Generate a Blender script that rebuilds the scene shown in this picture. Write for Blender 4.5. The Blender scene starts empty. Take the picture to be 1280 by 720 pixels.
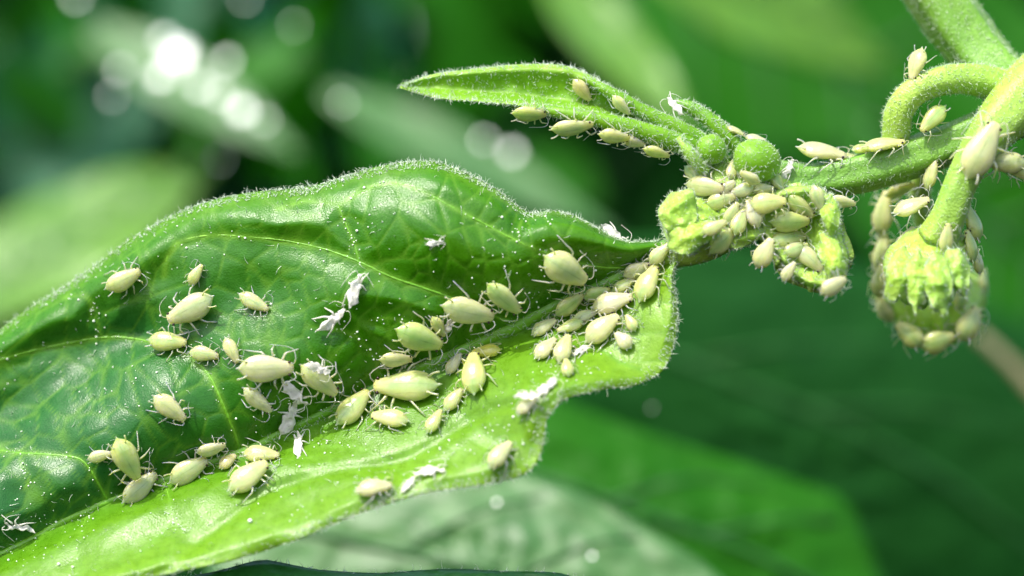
import bpy, math, random
import numpy as np
from mathutils import Vector, Matrix, noise
from mathutils.bvhtree import BVHTree

random.seed(7)
rng = np.random.default_rng(7)
scene = bpy.context.scene
col = scene.collection

# ------------------------------------------------------------------ camera, sky, sun, exposure
# 1 unit = 1 cm; the frame is 4 cm wide at the focus plane y = 0, 14 cm in front of the lens
CAMD = 14.0
PXU = 320.0
cam_d = bpy.data.cameras.new('camera')
cam = bpy.data.objects.new('camera', cam_d)
col.objects.link(cam)
cam.location = (0, -CAMD, 0)
cam.rotation_euler = (math.radians(90), 0, 0)
cam_d.sensor_width = 36
cam_d.lens = 36 * CAMD / 4.0
cam_d.clip_start = 0.1
cam_d.clip_end = 400
cam_d.dof.use_dof = True
cam_d.dof.focus_distance = CAMD - 0.05
cam_d.dof.aperture_fstop = 0.21
cam_d.dof.aperture_blades = 0
scene.camera = cam

SUN = Vector((-0.36, -0.42, 0.83)).normalized()          # towards the sun
world = bpy.data.worlds.new('World')
scene.world = world
world.use_nodes = True
wn = world.node_tree
bg = wn.nodes['Background']
sky = wn.nodes.new('ShaderNodeTexSky')
sky.sky_type = 'NISHITA'
sky.sun_disc = False
sky.sun_elevation = math.asin(SUN.z)
sky.sun_rotation = math.atan2(SUN.x, SUN.y)
wn.links.new(sky.outputs[0], bg.inputs[0])
bg.inputs[1].default_value = 0.15
sky.dust_density = 3.0
sun_d = bpy.data.lights.new('sun', 'SUN')
sun_d.energy = 2.15
sun_d.angle = math.radians(0.53)
sun_d.color = (1.0, 0.96, 0.88)
sun = bpy.data.objects.new('sun', sun_d)
col.objects.link(sun)
sun.rotation_euler = SUN.to_track_quat('Z', 'Y').to_euler()
sun.location = SUN * 60
scene.view_settings.view_transform = 'Standard'
scene.view_settings.look = 'None'
scene.view_settings.exposure = 1.2
scene.view_settings.gamma = 1
scene.view_settings.use_curve_mapping = False
scene.cycles.use_denoising = True
scene.cycles.max_bounces = 8
scene.cycles.sample_clamp_indirect = 6

CAMP = Vector((0, -CAMD, 0))


def at(px, py, d=0.0):
    k = (CAMD + d) / CAMD / PXU
    return Vector(((px - 640) * k, d, (360 - py) * k))


def at_np(P, d):
    k = (CAMD + d) / CAMD / PXU
    return np.stack([(P[..., 0] - 640) * k, d + 0 * k, (360 - P[..., 1]) * k], -1)


# ------------------------------------------------------------------ materials
def nmat(name):
    m = bpy.data.materials.new(name)
    m.use_nodes = True
    nt = m.node_tree
    return m, nt, nt.nodes['Principled BSDF'], nt.nodes['Material Output']


def node(nt, kind, **kw):
    n = nt.nodes.new('ShaderNode' + kind)
    for k, v in kw.items():
        if k.startswith('i_'):
            n.inputs[k[2:]].default_value = v
        else:
            setattr(n, k, v)
    return n


def mixc(nt, fac, a, b, blend='MIX'):
    n = nt.nodes.new('ShaderNodeMix')
    n.data_type = 'RGBA'
    n.blend_type = blend
    for sock, v in ((n.inputs[0], fac), (n.inputs[6], a), (n.inputs[7], b)):
        if isinstance(v, (int, float)):
            sock.default_value = v
        elif isinstance(v, tuple):
            sock.default_value = (v + (1,))[:4]
        else:
            nt.links.new(v, sock)
    return n.outputs[2]


def ramp(nt, src, lo, hi):
    n = nt.nodes.new('ShaderNodeMapRange')
    n.inputs[1].default_value = lo
    n.inputs[2].default_value = hi
    nt.links.new(src, n.inputs[0])
    return n.outputs[0]


def leaf_material(name, base, young, vein, rough=0.32, trans=0.25, cell=55.0, bump=0.35, attr=True, spec=0.5, fscale=26.0, tint=(1.0, 1.25, 0.35)):
    m, nt, b, out = nmat(name)
    tc = node(nt, 'TexCoord').outputs['Object']
    big = node(nt, 'TexNoise', i_Scale=2.2, i_Detail=5.0)
    nt.links.new(tc, big.inputs['Vector'])
    fine = node(nt, 'TexNoise', i_Scale=fscale, i_Detail=6.0, i_Roughness=0.7)
    nt.links.new(tc, fine.inputs['Vector'])
    vor = node(nt, 'TexVoronoi', i_Scale=cell)
    nt.links.new(tc, vor.inputs['Vector'])
    c = mixc(nt, ramp(nt, big.outputs[0], 0.35, 0.7), base, tuple(x * k for x, k in zip(base, (1.5, 1.22, 1.2))))
    if attr:
        oa = node(nt, 'Attribute', attribute_name='sky_sheen')
        c = mixc(nt, oa.outputs['Fac'], c, (0.016, 0.15, 0.035))  # cooler green in place of sky sheen on the leaf's left part
        ya = node(nt, 'Attribute', attribute_name='young')  # on the main leaf also carries painted sunlight of the lower half
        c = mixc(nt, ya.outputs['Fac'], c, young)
        va = node(nt, 'Attribute', attribute_name='vein')
        c = mixc(nt, va.outputs['Fac'], c, vein)
    c = mixc(nt, ramp(nt, fine.outputs[0], 0.3, 0.75), mixc(nt, 1.0, c, (0.78, 0.8, 0.78), 'MULTIPLY'), mixc(nt, 1.0, c, (1.2, 1.16, 1.15), 'MULTIPLY'))
    nt.links.new(c, b.inputs['Base Color'])
    rr = node(nt, 'MapRange')
    rr.inputs[1].default_value = 0.25
    rr.inputs[2].default_value = 0.75
    rr.inputs[3].default_value = rough - 0.08
    rr.inputs[4].default_value = rough + 0.14
    nt.links.new(fine.outputs[0], rr.inputs[0])
    nt.links.new(rr.outputs[0], b.inputs['Roughness'])
    b.inputs['Specular IOR Level'].default_value = spec
    bp = node(nt, 'Bump', i_Strength=bump, i_Distance=0.25 / cell)
    nt.links.new(vor.outputs['Distance'], bp.inputs['Height'])
    bp2 = node(nt, 'Bump', i_Strength=bump * 0.6, i_Distance=0.12 / fscale)
    nt.links.new(fine.outputs[0], bp2.inputs['Height'])
    nt.links.new(bp.outputs[0], bp2.inputs['Normal'])
    nt.links.new(bp2.outputs[0], b.inputs['Normal'])
    if trans > 0:
        tr = node(nt, 'BsdfTranslucent')
        nt.links.new(mixc(nt, 1.0, c, tint, 'MULTIPLY'), tr.inputs['Color'])
        mx = node(nt, 'MixShader')
        mx.inputs[0].default_value = trans
        nt.links.new(b.outputs[0], mx.inputs[1])
        nt.links.new(tr.outputs[0], mx.inputs[2])
        nt.links.new(mx.outputs[0], out.inputs['Surface'])
    return m


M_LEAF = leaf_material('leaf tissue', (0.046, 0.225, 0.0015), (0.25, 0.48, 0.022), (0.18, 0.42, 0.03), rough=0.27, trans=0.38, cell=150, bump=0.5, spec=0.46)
M_YOUNG = leaf_material('young leaf tissue', (0.17, 0.42, 0.012), (0.33, 0.58, 0.06), (0.3, 0.5, 0.1), rough=0.4, trans=0.3, cell=110)
M_BRACT = leaf_material('bract tissue', (0.33, 0.60, 0.07), (0.47, 0.68, 0.16), (0.4, 0.6, 0.2), rough=0.33, trans=0.28, cell=90, bump=0.9)
M_STEM = leaf_material('stem skin', (0.12, 0.30, 0.03), (0.3, 0.5, 0.1), (0.3, 0.5, 0.1), rough=0.4, trans=0.0, cell=100, bump=0.7, attr=False)
M_PETIOLE = leaf_material('petiole skin', (0.25, 0.46, 0.06), (0.3, 0.5, 0.1), (0.3, 0.5, 0.1), rough=0.4, trans=0.0, cell=100, bump=0.7, attr=False)
M_VEIN = leaf_material('vein skin', (0.12, 0.35, 0.015), (0.3, 0.5, 0.1), (0.3, 0.5, 0.1), rough=0.36, trans=0.0, cell=60, bump=0.4, attr=False)
M_DARKLEAF = leaf_material('dark leaf tissue', (0.05, 0.24, 0.05), (0.02, 0.1, 0.02), (0.03, 0.13, 0.03), rough=0.32, trans=0.12, cell=50)
M_BG_DARK = leaf_material('painted shade leaf tissue', (0.007, 0.070, 0.008), (0.02, 0.1, 0.02), (0.05, 0.2, 0.03), rough=0.45, trans=0.12, cell=14, attr=False, spec=0.14)  # base colour darkened to stand for shade among the far leaves
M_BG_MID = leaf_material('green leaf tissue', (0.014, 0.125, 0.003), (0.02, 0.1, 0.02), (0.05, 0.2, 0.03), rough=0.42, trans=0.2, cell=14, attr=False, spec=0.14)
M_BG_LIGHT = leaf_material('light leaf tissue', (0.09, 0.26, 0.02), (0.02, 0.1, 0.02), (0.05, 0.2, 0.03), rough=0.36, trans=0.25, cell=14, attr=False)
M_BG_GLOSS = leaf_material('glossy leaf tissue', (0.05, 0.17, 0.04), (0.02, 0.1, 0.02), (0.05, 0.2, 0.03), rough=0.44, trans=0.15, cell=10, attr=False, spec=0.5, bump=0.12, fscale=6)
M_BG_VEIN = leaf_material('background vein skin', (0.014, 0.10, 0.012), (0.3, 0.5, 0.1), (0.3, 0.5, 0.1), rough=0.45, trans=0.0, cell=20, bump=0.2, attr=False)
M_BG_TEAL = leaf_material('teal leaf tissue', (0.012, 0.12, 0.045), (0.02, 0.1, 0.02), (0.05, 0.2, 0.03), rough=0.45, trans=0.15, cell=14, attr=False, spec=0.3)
M_DRY = leaf_material('dry stem skin', (0.19, 0.20, 0.10), (0.3, 0.3, 0.2), (0.3, 0.3, 0.2), rough=0.5, trans=0.0, cell=10, attr=False)

M_HAIR, nt, b, _ = nmat('plant hair')
b.inputs['Base Color'].default_value = (0.72, 0.85, 0.62, 1)
b.inputs['Roughness'].default_value = 0.25
b.inputs['Transmission Weight'].default_value = 0.35
M_SPECK, nt, b, _ = nmat('gland droplet')
b.inputs['Base Color'].default_value = (0.85, 0.92, 0.75, 1)
b.inputs['Roughness'].default_value = 0.18
M_GLINT, nt, b, _ = nmat('added glint disc')  # surface of the added discs that make sun highlights
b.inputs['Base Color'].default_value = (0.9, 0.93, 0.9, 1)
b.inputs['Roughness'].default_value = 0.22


def aphid_material(name, back, side, gut):
    m, nt, b, _ = nmat(name)
    tc = node(nt, 'TexCoord').outputs['Object']
    sep = node(nt, 'SeparateXYZ')
    nt.links.new(tc, sep.inputs[0])
    ns = node(nt, 'TexNoise', i_Scale=7.0, i_Detail=5.0)
    nt.links.new(tc, ns.inputs['Vector'])
    ay = node(nt, 'Math', operation='ABSOLUTE')
    nt.links.new(sep.outputs[1], ay.inputs[0])
    wob = node(nt, 'Math', operation='MULTIPLY_ADD')
    nt.links.new(ns.outputs[0], wob.inputs[0])
    wob.inputs[1].default_value = 0.16
    nt.links.new(ay.outputs[0], wob.inputs[2])
    c = mixc(nt, ramp(nt, wob.outputs[0], 0.07, 0.24), gut, back)
    c = mixc(nt, ramp(nt, wob.outputs[0], 0.22, 0.34), c, side)
    n3 = node(nt, 'TexNoise', i_Scale=4.5, i_Detail=6.0, i_Roughness=0.65)
    nt.links.new(tc, n3.inputs['Vector'])
    c = mixc(nt, ramp(nt, n3.outputs[0], 0.38, 0.68), c, mixc(nt, 1.0, c, (0.80, 0.86, 0.66), 'MULTIPLY'))
    # head end a little more amber
    hx = ramp(nt, sep.outputs[0], 0.22, 0.5)
    c = mixc(nt, hx, c, mixc(nt, 1.0, side, (1.0, 0.93, 0.80), 'MULTIPLY'))
    for y0, wd, dk in ((0.0, 0.012, 0.25), (0.135, 0.010, 0.16)):
        sb_ = node(nt, 'Math', operation='SUBTRACT')
        nt.links.new(ay.outputs[0], sb_.inputs[0])
        sb_.inputs[1].default_value = y0
        ab_ = node(nt, 'Math', operation='ABSOLUTE')
        nt.links.new(sb_.outputs[0], ab_.inputs[0])
        ln = ramp(nt, ab_.outputs[0], wd, 0.0)
        mm = node(nt, 'Math', operation='MULTIPLY')
        nt.links.new(ln, mm.inputs[0])
        nt.links.new(ramp(nt, ns.outputs[0], 0.42, 0.62), mm.inputs[1])
        c = mixc(nt, mm.outputs[0], c, mixc(nt, 1.0, c, (1 - dk * 1.6, 1 - dk * 1.5, 1 - dk * 2), 'MULTIPLY'))
    oi = node(nt, 'ObjectInfo')
    hv = node(nt, 'HueSaturation')
    rh = node(nt, 'MapRange')
    rh.inputs[3].default_value = 0.494
    rh.inputs[4].default_value = 0.516
    nt.links.new(oi.outputs['Random'], rh.inputs[0])
    nt.links.new(rh.outputs[0], hv.inputs['Hue'])
    rv = node(nt, 'MapRange')
    rv.inputs[3].default_value = 0.72
    rv.inputs[4].default_value = 1.06
    nt.links.new(oi.outputs['Random'], rv.inputs[0])
    nt.links.new(rv.outputs[0], hv.inputs['Saturation'])
    nt.links.new(c, hv.inputs['Color'])
    nt.links.new(hv.outputs[0], b.inputs['Base Color'])
    b.inputs['Subsurface Weight'].default_value = 1.0
    b.inputs['Subsurface Radius'].default_value = (0.7, 0.75, 0.25)
    b.inputs['Subsurface Scale'].default_value = 0.085
    b.inputs['Roughness'].default_value = 0.3
    b.inputs['Coat Weight'].default_value = 0.5
    b.inputs['Coat Roughness'].default_value = 0.09
    wv = node(nt, 'TexWave', i_Scale=2.6, i_Distortion=2.5, i_Detail=2.0)
    nt.links.new(tc, wv.inputs['Vector'])
    bp = node(nt, 'Bump', i_Strength=0.035, i_Distance=0.02)
    nt.links.new(wv.outputs[1], bp.inputs['Height'])
    n2 = node(nt, 'TexNoise', i_Scale=26.0, i_Detail=3.0)
    nt.links.new(tc, n2.inputs['Vector'])
    bp2 = node(nt, 'Bump', i_Strength=0.10, i_Distance=0.01)
    nt.links.new(n2.outputs[0], bp2.inputs['Height'])
    nt.links.new(bp.outputs[0], bp2.inputs['Normal'])
    nt.links.new(bp2.outputs[0], b.inputs['Normal'])
    tr = node(nt, 'BsdfTranslucent')
    nt.links.new(hv.outputs[0], tr.inputs[0])
    mx = node(nt, 'MixShader')
    mx.inputs[0].default_value = 0.14
    nt.links.new(b.outputs[0], mx.inputs[1])
    nt.links.new(tr.outputs[0], mx.inputs[2])
    nt.links.new(mx.outputs[0], _.inputs['Surface'])
    return m


MA = {
    'pale': aphid_material('pale aphid skin', (0.60, 0.63, 0.22), (0.68, 0.68, 0.28), (0.41, 0.54, 0.19)),
    'cream': aphid_material('cream aphid skin', (0.66, 0.65, 0.26), (0.71, 0.68, 0.31), (0.50, 0.57, 0.22)),
    'green': aphid_material('greenish aphid skin', (0.54, 0.61, 0.22), (0.62, 0.65, 0.27), (0.38, 0.53, 0.18)),
    'amber': aphid_material('amber aphid skin', (0.60, 0.54, 0.13), (0.66, 0.60, 0.18), (0.50, 0.48, 0.10)),
}
M_EYE, nt, b, _ = nmat('aphid eye')
b.inputs['Base Color'].default_value = (0.02, 0.008, 0.006, 1)
b.inputs['Roughness'].default_value = 0.25
M_SKIN, nt, b, out = nmat('shed skin film')
b.inputs['Base Color'].default_value = (0.98, 0.95, 0.86, 1)
b.inputs['Roughness'].default_value = 0.35
tr = node(nt, 'BsdfTranslucent')
tr.inputs[0].default_value = (0.85, 0.85, 0.78, 1)
mx = node(nt, 'MixShader')
mx.inputs[0].default_value = 0.45
nt.links.new(b.outputs[0], mx.inputs[1])
nt.links.new(tr.outputs[0], mx.inputs[2])
tp = node(nt, 'BsdfTransparent')
ns_ = node(nt, 'TexNoise', i_Scale=9.0, i_Detail=4.0)
nt.links.new(node(nt, 'TexCoord').outputs['Object'], ns_.inputs['Vector'])
mx2 = node(nt, 'MixShader')
rs = node(nt, 'MapRange')
rs.inputs[1].default_value = 0.45
rs.inputs[2].default_value = 0.7
rs.inputs[3].default_value = 0.0
rs.inputs[4].default_value = 0.2
nt.links.new(ns_.outputs[0], rs.inputs[0])
nt.links.new(rs.outputs[0], mx2.inputs[0])
nt.links.new(mx.outputs[0], mx2.inputs[1])
nt.links.new(tp.outputs[0], mx2.inputs[2])
nt.links.new(mx2.outputs[0], out.inputs['Surface'])


# ------------------------------------------------------------------ mesh helpers
def mesh_obj(name, V, F, mat, parent=None, smooth=True, attrs=None, kind=None, label=None):
    me = bpy.data.meshes.new(name)
    V = np.asarray(V, dtype=float)
    if isinstance(F, np.ndarray) and F.ndim == 2:
        n, k = F.shape
        me.vertices.add(len(V))
        me.vertices.foreach_set('co', V.ravel())
        me.loops.add(n * k)
        me.loops.foreach_set('vertex_index', F.astype(np.int32).ravel())
        me.polygons.add(n)
        me.polygons.foreach_set('loop_start', np.arange(0, n * k, k, dtype=np.int32))
        me.update(calc_edges=True)
        me.validate()
    else:
        me.from_pydata([tuple(v) for v in V], [], [tuple(int(i) for i in f) for f in F])
    if smooth:
        me.polygons.foreach_set('use_smooth', np.ones(len(me.polygons), dtype=bool))
    for k, a in (attrs or {}).items():
        at_ = me.attributes.new(k, 'FLOAT', 'POINT')
        at_.data.foreach_set('value', np.asarray(a, dtype=np.float32))
    me.materials.append(mat)
    o = bpy.data.objects.new(name, me)
    col.objects.link(o)
    if parent is not None:
        o.parent = parent
    if kind:
        o['kind'] = kind
    if label:
        o['label'] = label
    return o


def empty(name, loc=(0, 0, 0), label=None, category=None, group=None):
    o = bpy.data.objects.new(name, None)
    o.empty_display_size = 0.05
    o.location = loc
    col.objects.link(o)
    if label:
        o['label'] = label
    if category:
        o['category'] = category
    if group:
        o['group'] = group
    return o


def spline(pts, params, q):
    """cubic Hermite (monotone-ish Catmull-Rom) through pts at params, sampled at q"""
    P = np.asarray(pts, float)
    if P.ndim == 1:
        P = P[:, None]
    s = np.asarray(params, float)
    n = len(s)
    T = np.zeros_like(P)
    for i in range(n):
        a, c = max(i - 1, 0), min(i + 1, n - 1)
        T[i] = (P[c] - P[a]) / (s[c] - s[a])
    q = np.asarray(q, float)
    i = np.clip(np.searchsorted(s, q, side='right') - 1, 0, n - 2)
    h = (s[i + 1] - s[i])
    u = ((q - s[i]) / h)[:, None]
    h = h[:, None]
    return ((2 * u**3 - 3 * u**2 + 1) * P[i] + (u**3 - 2 * u**2 + u) * h * T[i]
            + (-2 * u**3 + 3 * u**2) * P[i + 1] + (u**3 - u**2) * h * T[i + 1])


def grid2(rows, cols, Z, tq, sq):
    """bicubic-ish interpolation of a control table Z[row, col] at tq x sq"""
    Z = np.asarray(Z, float)
    A = spline(Z.T, cols, sq)              # (ns, nrows)
    return spline(A.T, rows, tq)           # (nt, ns)


def polyline(pts, n):
    P = np.asarray(pts, float)
    d = np.r_[0, np.cumsum(np.linalg.norm(np.diff(P, axis=0), axis=1))]
    return spline(P, d, np.linspace(0, d[-1], n))


def tube_data(P, R, sides=8, cap=True, squash=None):
    """P (n,3) path, R radii; returns V, F"""
    P = np.asarray(P, float)
    n = len(P)
    R = np.broadcast_to(np.asarray(R, float), (n,))
    T = np.gradient(P, axis=0)
    T /= np.linalg.norm(T, axis=1)[:, None] + 1e-12
    ref = np.array([0, 0, 1.0]) if abs(T[0][2]) < 0.9 else np.array([0, 1.0, 0])
    u = np.cross(ref, T[0])
    u /= np.linalg.norm(u)
    V = []
    an = np.arange(sides) * 2 * np.pi / sides
    for i in range(n):
        u = u - T[i] * (u @ T[i])
        u /= np.linalg.norm(u) + 1e-12
        w = np.cross(T[i], u)
        V.append(P[i] + R[i] * (np.cos(an)[:, None] * u + np.sin(an)[:, None] * w))
    V = np.concatenate(V)
    F = []
    for i in range(n - 1):
        for j in range(sides):
            k = (j + 1) % sides
            F.append((i * sides + j, i * sides + k, (i + 1) * sides + k, (i + 1) * sides + j))
    if cap:
        F.append(tuple(range(sides - 1, -1, -1)))
        F.append(tuple(range((n - 1) * sides, n * sides)))
    return V, F


class MB:
    def __init__(self):
        self.V, self.F, self.n = [], [], 0

    def add(self, V, F):
        V = np.asarray(V, float)
        self.F += [tuple(i + self.n for i in f) for f in F]
        self.V.append(V)
        self.n += len(V)
        return self

    def verts(self):
        return np.concatenate(self.V)


SURF = []          # (V, F) of everything an aphid can stand on


def register(V, F):
    SURF.append((np.asarray(V, float), F))


def bvh_of(V, F):
    return BVHTree.FromPolygons([tuple(v) for v in V], [tuple(int(i) for i in f) for f in F])


def px_ray(bvh, px, py):
    d = (at(px, py, 0) - CAMP).normalized()
    loc, nrm, idx, dist = bvh.ray_cast(CAMP, d)
    if loc is None:
        return None, None
    if nrm.dot(d) > 0:
        nrm = -nrm
    return loc, nrm


def fnoise(P, scale, amp, seed=0):
    return np.array([noise.noise(Vector((p[0] * scale + seed, p[1] * scale, p[2] * scale))) for p in P]) * amp


def hair_mesh(roots, dirs, length, rad, curl=0.6, seg=4, lenvar=0.5):
    """many short curved three-sided hairs in one mesh"""
    N = len(roots)
    roots = np.asarray(roots, float)
    dirs = np.asarray(dirs, float)
    dirs = dirs / (np.linalg.norm(dirs, axis=1)[:, None] + 1e-9)
    side = rng.normal(size=(N, 3))
    side -= dirs * np.sum(side * dirs, 1)[:, None]
    side /= np.linalg.norm(side, axis=1)[:, None] + 1e-9
    L = length * (1 - lenvar + 2 * lenvar * rng.random(N)) if np.isscalar(length) else length
    C = curl * (0.3 + rng.random(N) * 1.4)
    pts = [roots]
    p = roots
    for k in range(seg):
        a = (C * (k + 0.5) / seg * 2.0)[:, None]
        step = (dirs * np.cos(a) + side * np.sin(a)) * (L / seg)[:, None]
        p = p + step
        pts.append(p)
    w = np.cross(dirs, side)
    V = np.zeros((N, seg + 1, 3, 3))
    for k in range(seg + 1):
        r = rad * (1 - 0.8 * k / seg)
        for j in range(3):
            an = j * 2 * np.pi / 3
            V[:, k, j] = pts[k] + r * (np.cos(an) * w + np.sin(an) * side)
    F = []
    for k in range(seg):
        for j in range(3):
            j2 = (j + 1) % 3
            F.append((k * 3 + j, k * 3 + j2, (k + 1) * 3 + j2, (k + 1) * 3 + j))
    F = np.array(F)
    FF = (F[None] + (np.arange(N) * (seg + 1) * 3)[:, None, None]).reshape(-1, 4)
    return V.reshape(-1, 3), FF


def sample_surface(V, F, n, weight=None):
    """n random points on a face list: points, normals"""
    V = np.asarray(V, float)
    tri = []
    for f in F:
        f = list(f)
        for k in range(1, len(f) - 1):
            tri.append((f[0], f[k], f[k + 1]))
    tri = np.array(tri)
    A, B, C = V[tri[:, 0]], V[tri[:, 1]], V[tri[:, 2]]
    N = np.cross(B - A, C - A)
    ar = np.linalg.norm(N, axis=1)
    w = ar.copy()
    if weight is not None:
        w = w * weight((A + B + C) / 3)
    idx = rng.choice(len(tri), n, p=w / w.sum())
    r1, r2 = np.sqrt(rng.random(n)), rng.random(n)
    P = A[idx] * (1 - r1)[:, None] + B[idx] * (r1 * (1 - r2))[:, None] + C[idx] * (r1 * r2)[:, None]
    Nn = N[idx] / (ar[idx][:, None] + 1e-12)
    return P, Nn


def add_hairs(parent, V, F, n, length, rad=0.0017, curl=0.7, lean=0.7, name='hair'):
    n, length = int(n * 2.8), length * .75
    P, N = sample_surface(V, F, n)
    D = N + lean * rng.normal(size=N.shape)
    HV, HF = hair_mesh(P - N * 0.003, D, length, rad, curl)
    return mesh_obj(name, HV, HF, M_HAIR, parent, kind='stuff')


def ico(r=1.0, sub=1):
    t = (1 + 5 ** .5) / 2
    V = [(-1, t, 0), (1, t, 0), (-1, -t, 0), (1, -t, 0), (0, -1, t), (0, 1, t), (0, -1, -t), (0, 1, -t), (t, 0, -1), (t, 0, 1), (-t, 0, -1), (-t, 0, 1)]
    F = [(0, 11, 5), (0, 5, 1), (0, 1, 7), (0, 7, 10), (0, 10, 11), (1, 5, 9), (5, 11, 4), (11, 10, 2), (10, 7, 6), (7, 1, 8),
         (3, 9, 4), (3, 4, 2), (3, 2, 6), (3, 6, 8), (3, 8, 9), (4, 9, 5), (2, 4, 11), (6, 2, 10), (8, 6, 7), (9, 8, 1)]
    V = [Vector(v).normalized() for v in V]
    for _ in range(sub):
        cache, NF = {}, []

        def mid(a, c):
            k = (min(a, c), max(a, c))
            if k not in cache:
                cache[k] = len(V)
                V.append(((V[a] + V[c]) / 2).normalized())
            return cache[k]
        for a, b_, c in F:
            x, y, z = mid(a, b_), mid(b_, c), mid(c, a)
            NF += [(a, x, z), (b_, y, x), (c, z, y), (x, y, z)]
        F = NF
    return np.array([tuple(v) for v in V]) * r, F


def tubeobj(name, pts, rads, mat, parent, sides=16, n=40, bump=0.0, seed=0, hairs=0, hair_len=0.03, reg=True, groove=0):
    """pts: (px, py, depth); rads in px"""
    A = np.array([tuple(at(*p)) for p in pts])
    d = np.r_[0, np.cumsum(np.linalg.norm(np.diff(A, axis=0), axis=1))]
    q = np.linspace(0, d[-1], n)
    P = spline(A, d, q)
    R = spline(np.asarray(rads, float) / PXU, d, q)[:, 0]
    V, F = tube_data(P, R, sides)
    if bump or groove:
        C = np.repeat(P, sides, 0)
        off = V - C
        k = 1 + fnoise(V, 14, bump, seed) + fnoise(V, 5, bump * 1.2, seed + 9)
        if groove:
            ang = np.tile(np.arange(sides) * 2 * np.pi / sides, len(P))
            k = k + groove * np.cos(ang * 5 + 0.6)
        V = C + off * k[:, None]
    o = mesh_obj(name, V, F, mat, parent)
    if reg:
        register(V, F)
    if hairs:
        add_hairs(o, V, F, hairs, hair_len)
    return o, V, F


# ------------------------------------------------------------------ the shoot: main leaf
shoot = empty('plant_shoot', (0, 0, 0), 'hairy green plant shoot with a large curled leaf, buds and a stem', 'plant')

MID = [(838, 312), (790, 337), (725, 368), (660, 400), (580, 436), (500, 470), (420, 510), (330, 552), (250, 583), (170, 612), (100, 643), (0, 692), (-180, 780), (-480, 920)]
MIDS = [0, .1, .2, .3, .4, .5, .6, .7, .78, .86, .93, 1.0, 1.15, 1.4]
UP = [(822, 301), (800, 302), (775, 299), (722, 271), (690, 263), (660, 265), (620, 236), (560, 206), (520, 201), (460, 211), (390, 232), (310, 241), (250, 255), (180, 288), (100, 345), (0, 412), (-170, 560), (-320, 720), (-480, 920)]
UPS = [0, .05, .1, .2, .27, .33, .4, .5, .57, .65, .73, .8, .86, .93, 1.0, 1.08, 1.2, 1.3, 1.4]
LO = [(850, 322), (843, 345), (847, 385), (846, 415), (832, 458), (800, 480), (755, 487), (705, 500), (684, 525), (678, 560), (660, 590), (610, 605), (550, 613), (490, 628), (430, 650), (370, 675), (300, 698), (220, 715), (130, 735), (20, 770), (-130, 820), (-480, 920)]
LOS = [0, .05, .1, .15, .2, .25, .3, .36, .41, .46, .5, .56, .62, .68, .74, .8, .86, .92, 1.0, 1.1, 1.2, 1.4]
COLS = [0, .2, .4, .6, .8, 1.0, 1.4]
TUP = [0, .15, .3, .45, .6, .75, .9, 1.0]
EUP = [[0, 0, 0, 0, 0, 0, 0],
       [.03, .05, .06, .07, .06, .05, .0],
       [.05, .09, .12, .12, .07, .02, -.05],
       [.06, .12, .16, .14, .03, -.07, -.15],
       [.06, .14, .19, .14, -.01, -.17, -.25],
       [.05, .14, .20, .14, .01, -.16, -.27],
       [.03, .10, .16, .11, .02, -.13, -.3],
       [-.02, .03, .07, .03, -.05, -.20, -.38]]
TLO = [0, .12, .25, .5, .7, .85, .95, 1.0]
ELO = [[0, 0, 0, 0, 0, 0, 0],
       [.01, .01, .02, .03, .05, .06, .04],
       [.03, .05, .07, .09, .12, .13, .08],
       [.06, .12, .18, .20, .20, .20, .1],
       [.08, .17, .27, .27, .27, .26, .1],
       [.09, .20, .33, .34, .33, .31, .1],
       [.09, .21, .345, .365, .36, .33, .1],
       [.09, .21, .35, .375, .37, .345, .1]]

VEINS = [  # (polyline in photo pixels, radius at start and end)
    ([(652, 405), (622, 397), (590, 383), (555, 369), (520, 357), (488, 346), (455, 330), (428, 319), (400, 310), (362, 302), (320, 297), (275, 294), (240, 297), (219, 305), (209, 320), (205, 345)], 3.4, 1.4),
    ([(800, 333), (760, 335), (720, 328), (688, 318), (650, 303), (600, 277), (562, 257), (530, 240), (500, 230), (474, 229), (448, 242), (423, 256), (402, 253), (378, 251), (345, 262)], 3.0, 1.2),
    ([(449, 327), (441, 300), (430, 275), (423, 257)], 2.2, 1.8),
    ([(300, 562), (291, 535), (277, 502), (262, 470), (240, 447), (205, 432), (165, 423), (128, 422), (80, 430), (35, 440), (-5, 452), (-60, 480)], 3.2, 1.8),
    ([(127, 421), (120, 400), (112, 376), (100, 369), (82, 371)], 1.8, 1.0),
    ([(136, 628), (124, 606), (112, 586), (98, 573), (60, 568), (25, 566), (-10, 563), (-60, 575)], 2.8, 1.8),
    ([(25, 566), (28, 582), (36, 600), (30, 612)], 1.6, 1.0),
    ([(650, 303), (648, 288), (652, 276)], 1.6, 1.0),
    ([(478, 478), (470, 452), (455, 430), (440, 418), (420, 412)], 1.6, 0.9),
    ([(560, 445), (540, 420), (515, 405), (490, 398), (462, 400)], 1.3, 0.8),
    # lower half
    ([(205, 603), (212, 625), (214, 648), (200, 668), (175, 690)], 1.9, 1.0),
    ([(214, 648), (235, 668)], 1.4, 0.9),
    ([(110, 641), (100, 668), (94, 700), (98, 725)], 1.8, 1.0),
    ([(352, 545), (400, 557), (450, 560), (490, 580), (508, 600)], 1.8, 1.0),
    ([(520, 463), (560, 492), (600, 540), (640, 552), (666, 560)], 1.8, 0.9),
    ([(700, 382), (735, 420), (770, 450), (800, 462)], 1.6, 0.8),
    ([(270, 577), (300, 606), (345, 612), (385, 640)], 1.5, 0.8),
]


def seg_dist(P, poly):
    poly = np.asarray(poly, float)
    best = np.full(len(P), 1e9)
    for a, c in zip(poly[:-1], poly[1:]):
        ab = c - a
        t = np.clip(((P - a) @ ab) / (ab @ ab), 0, 1)
        best = np.minimum(best, np.linalg.norm(P - a - t[:, None] * ab, axis=1))
    return best


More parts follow.
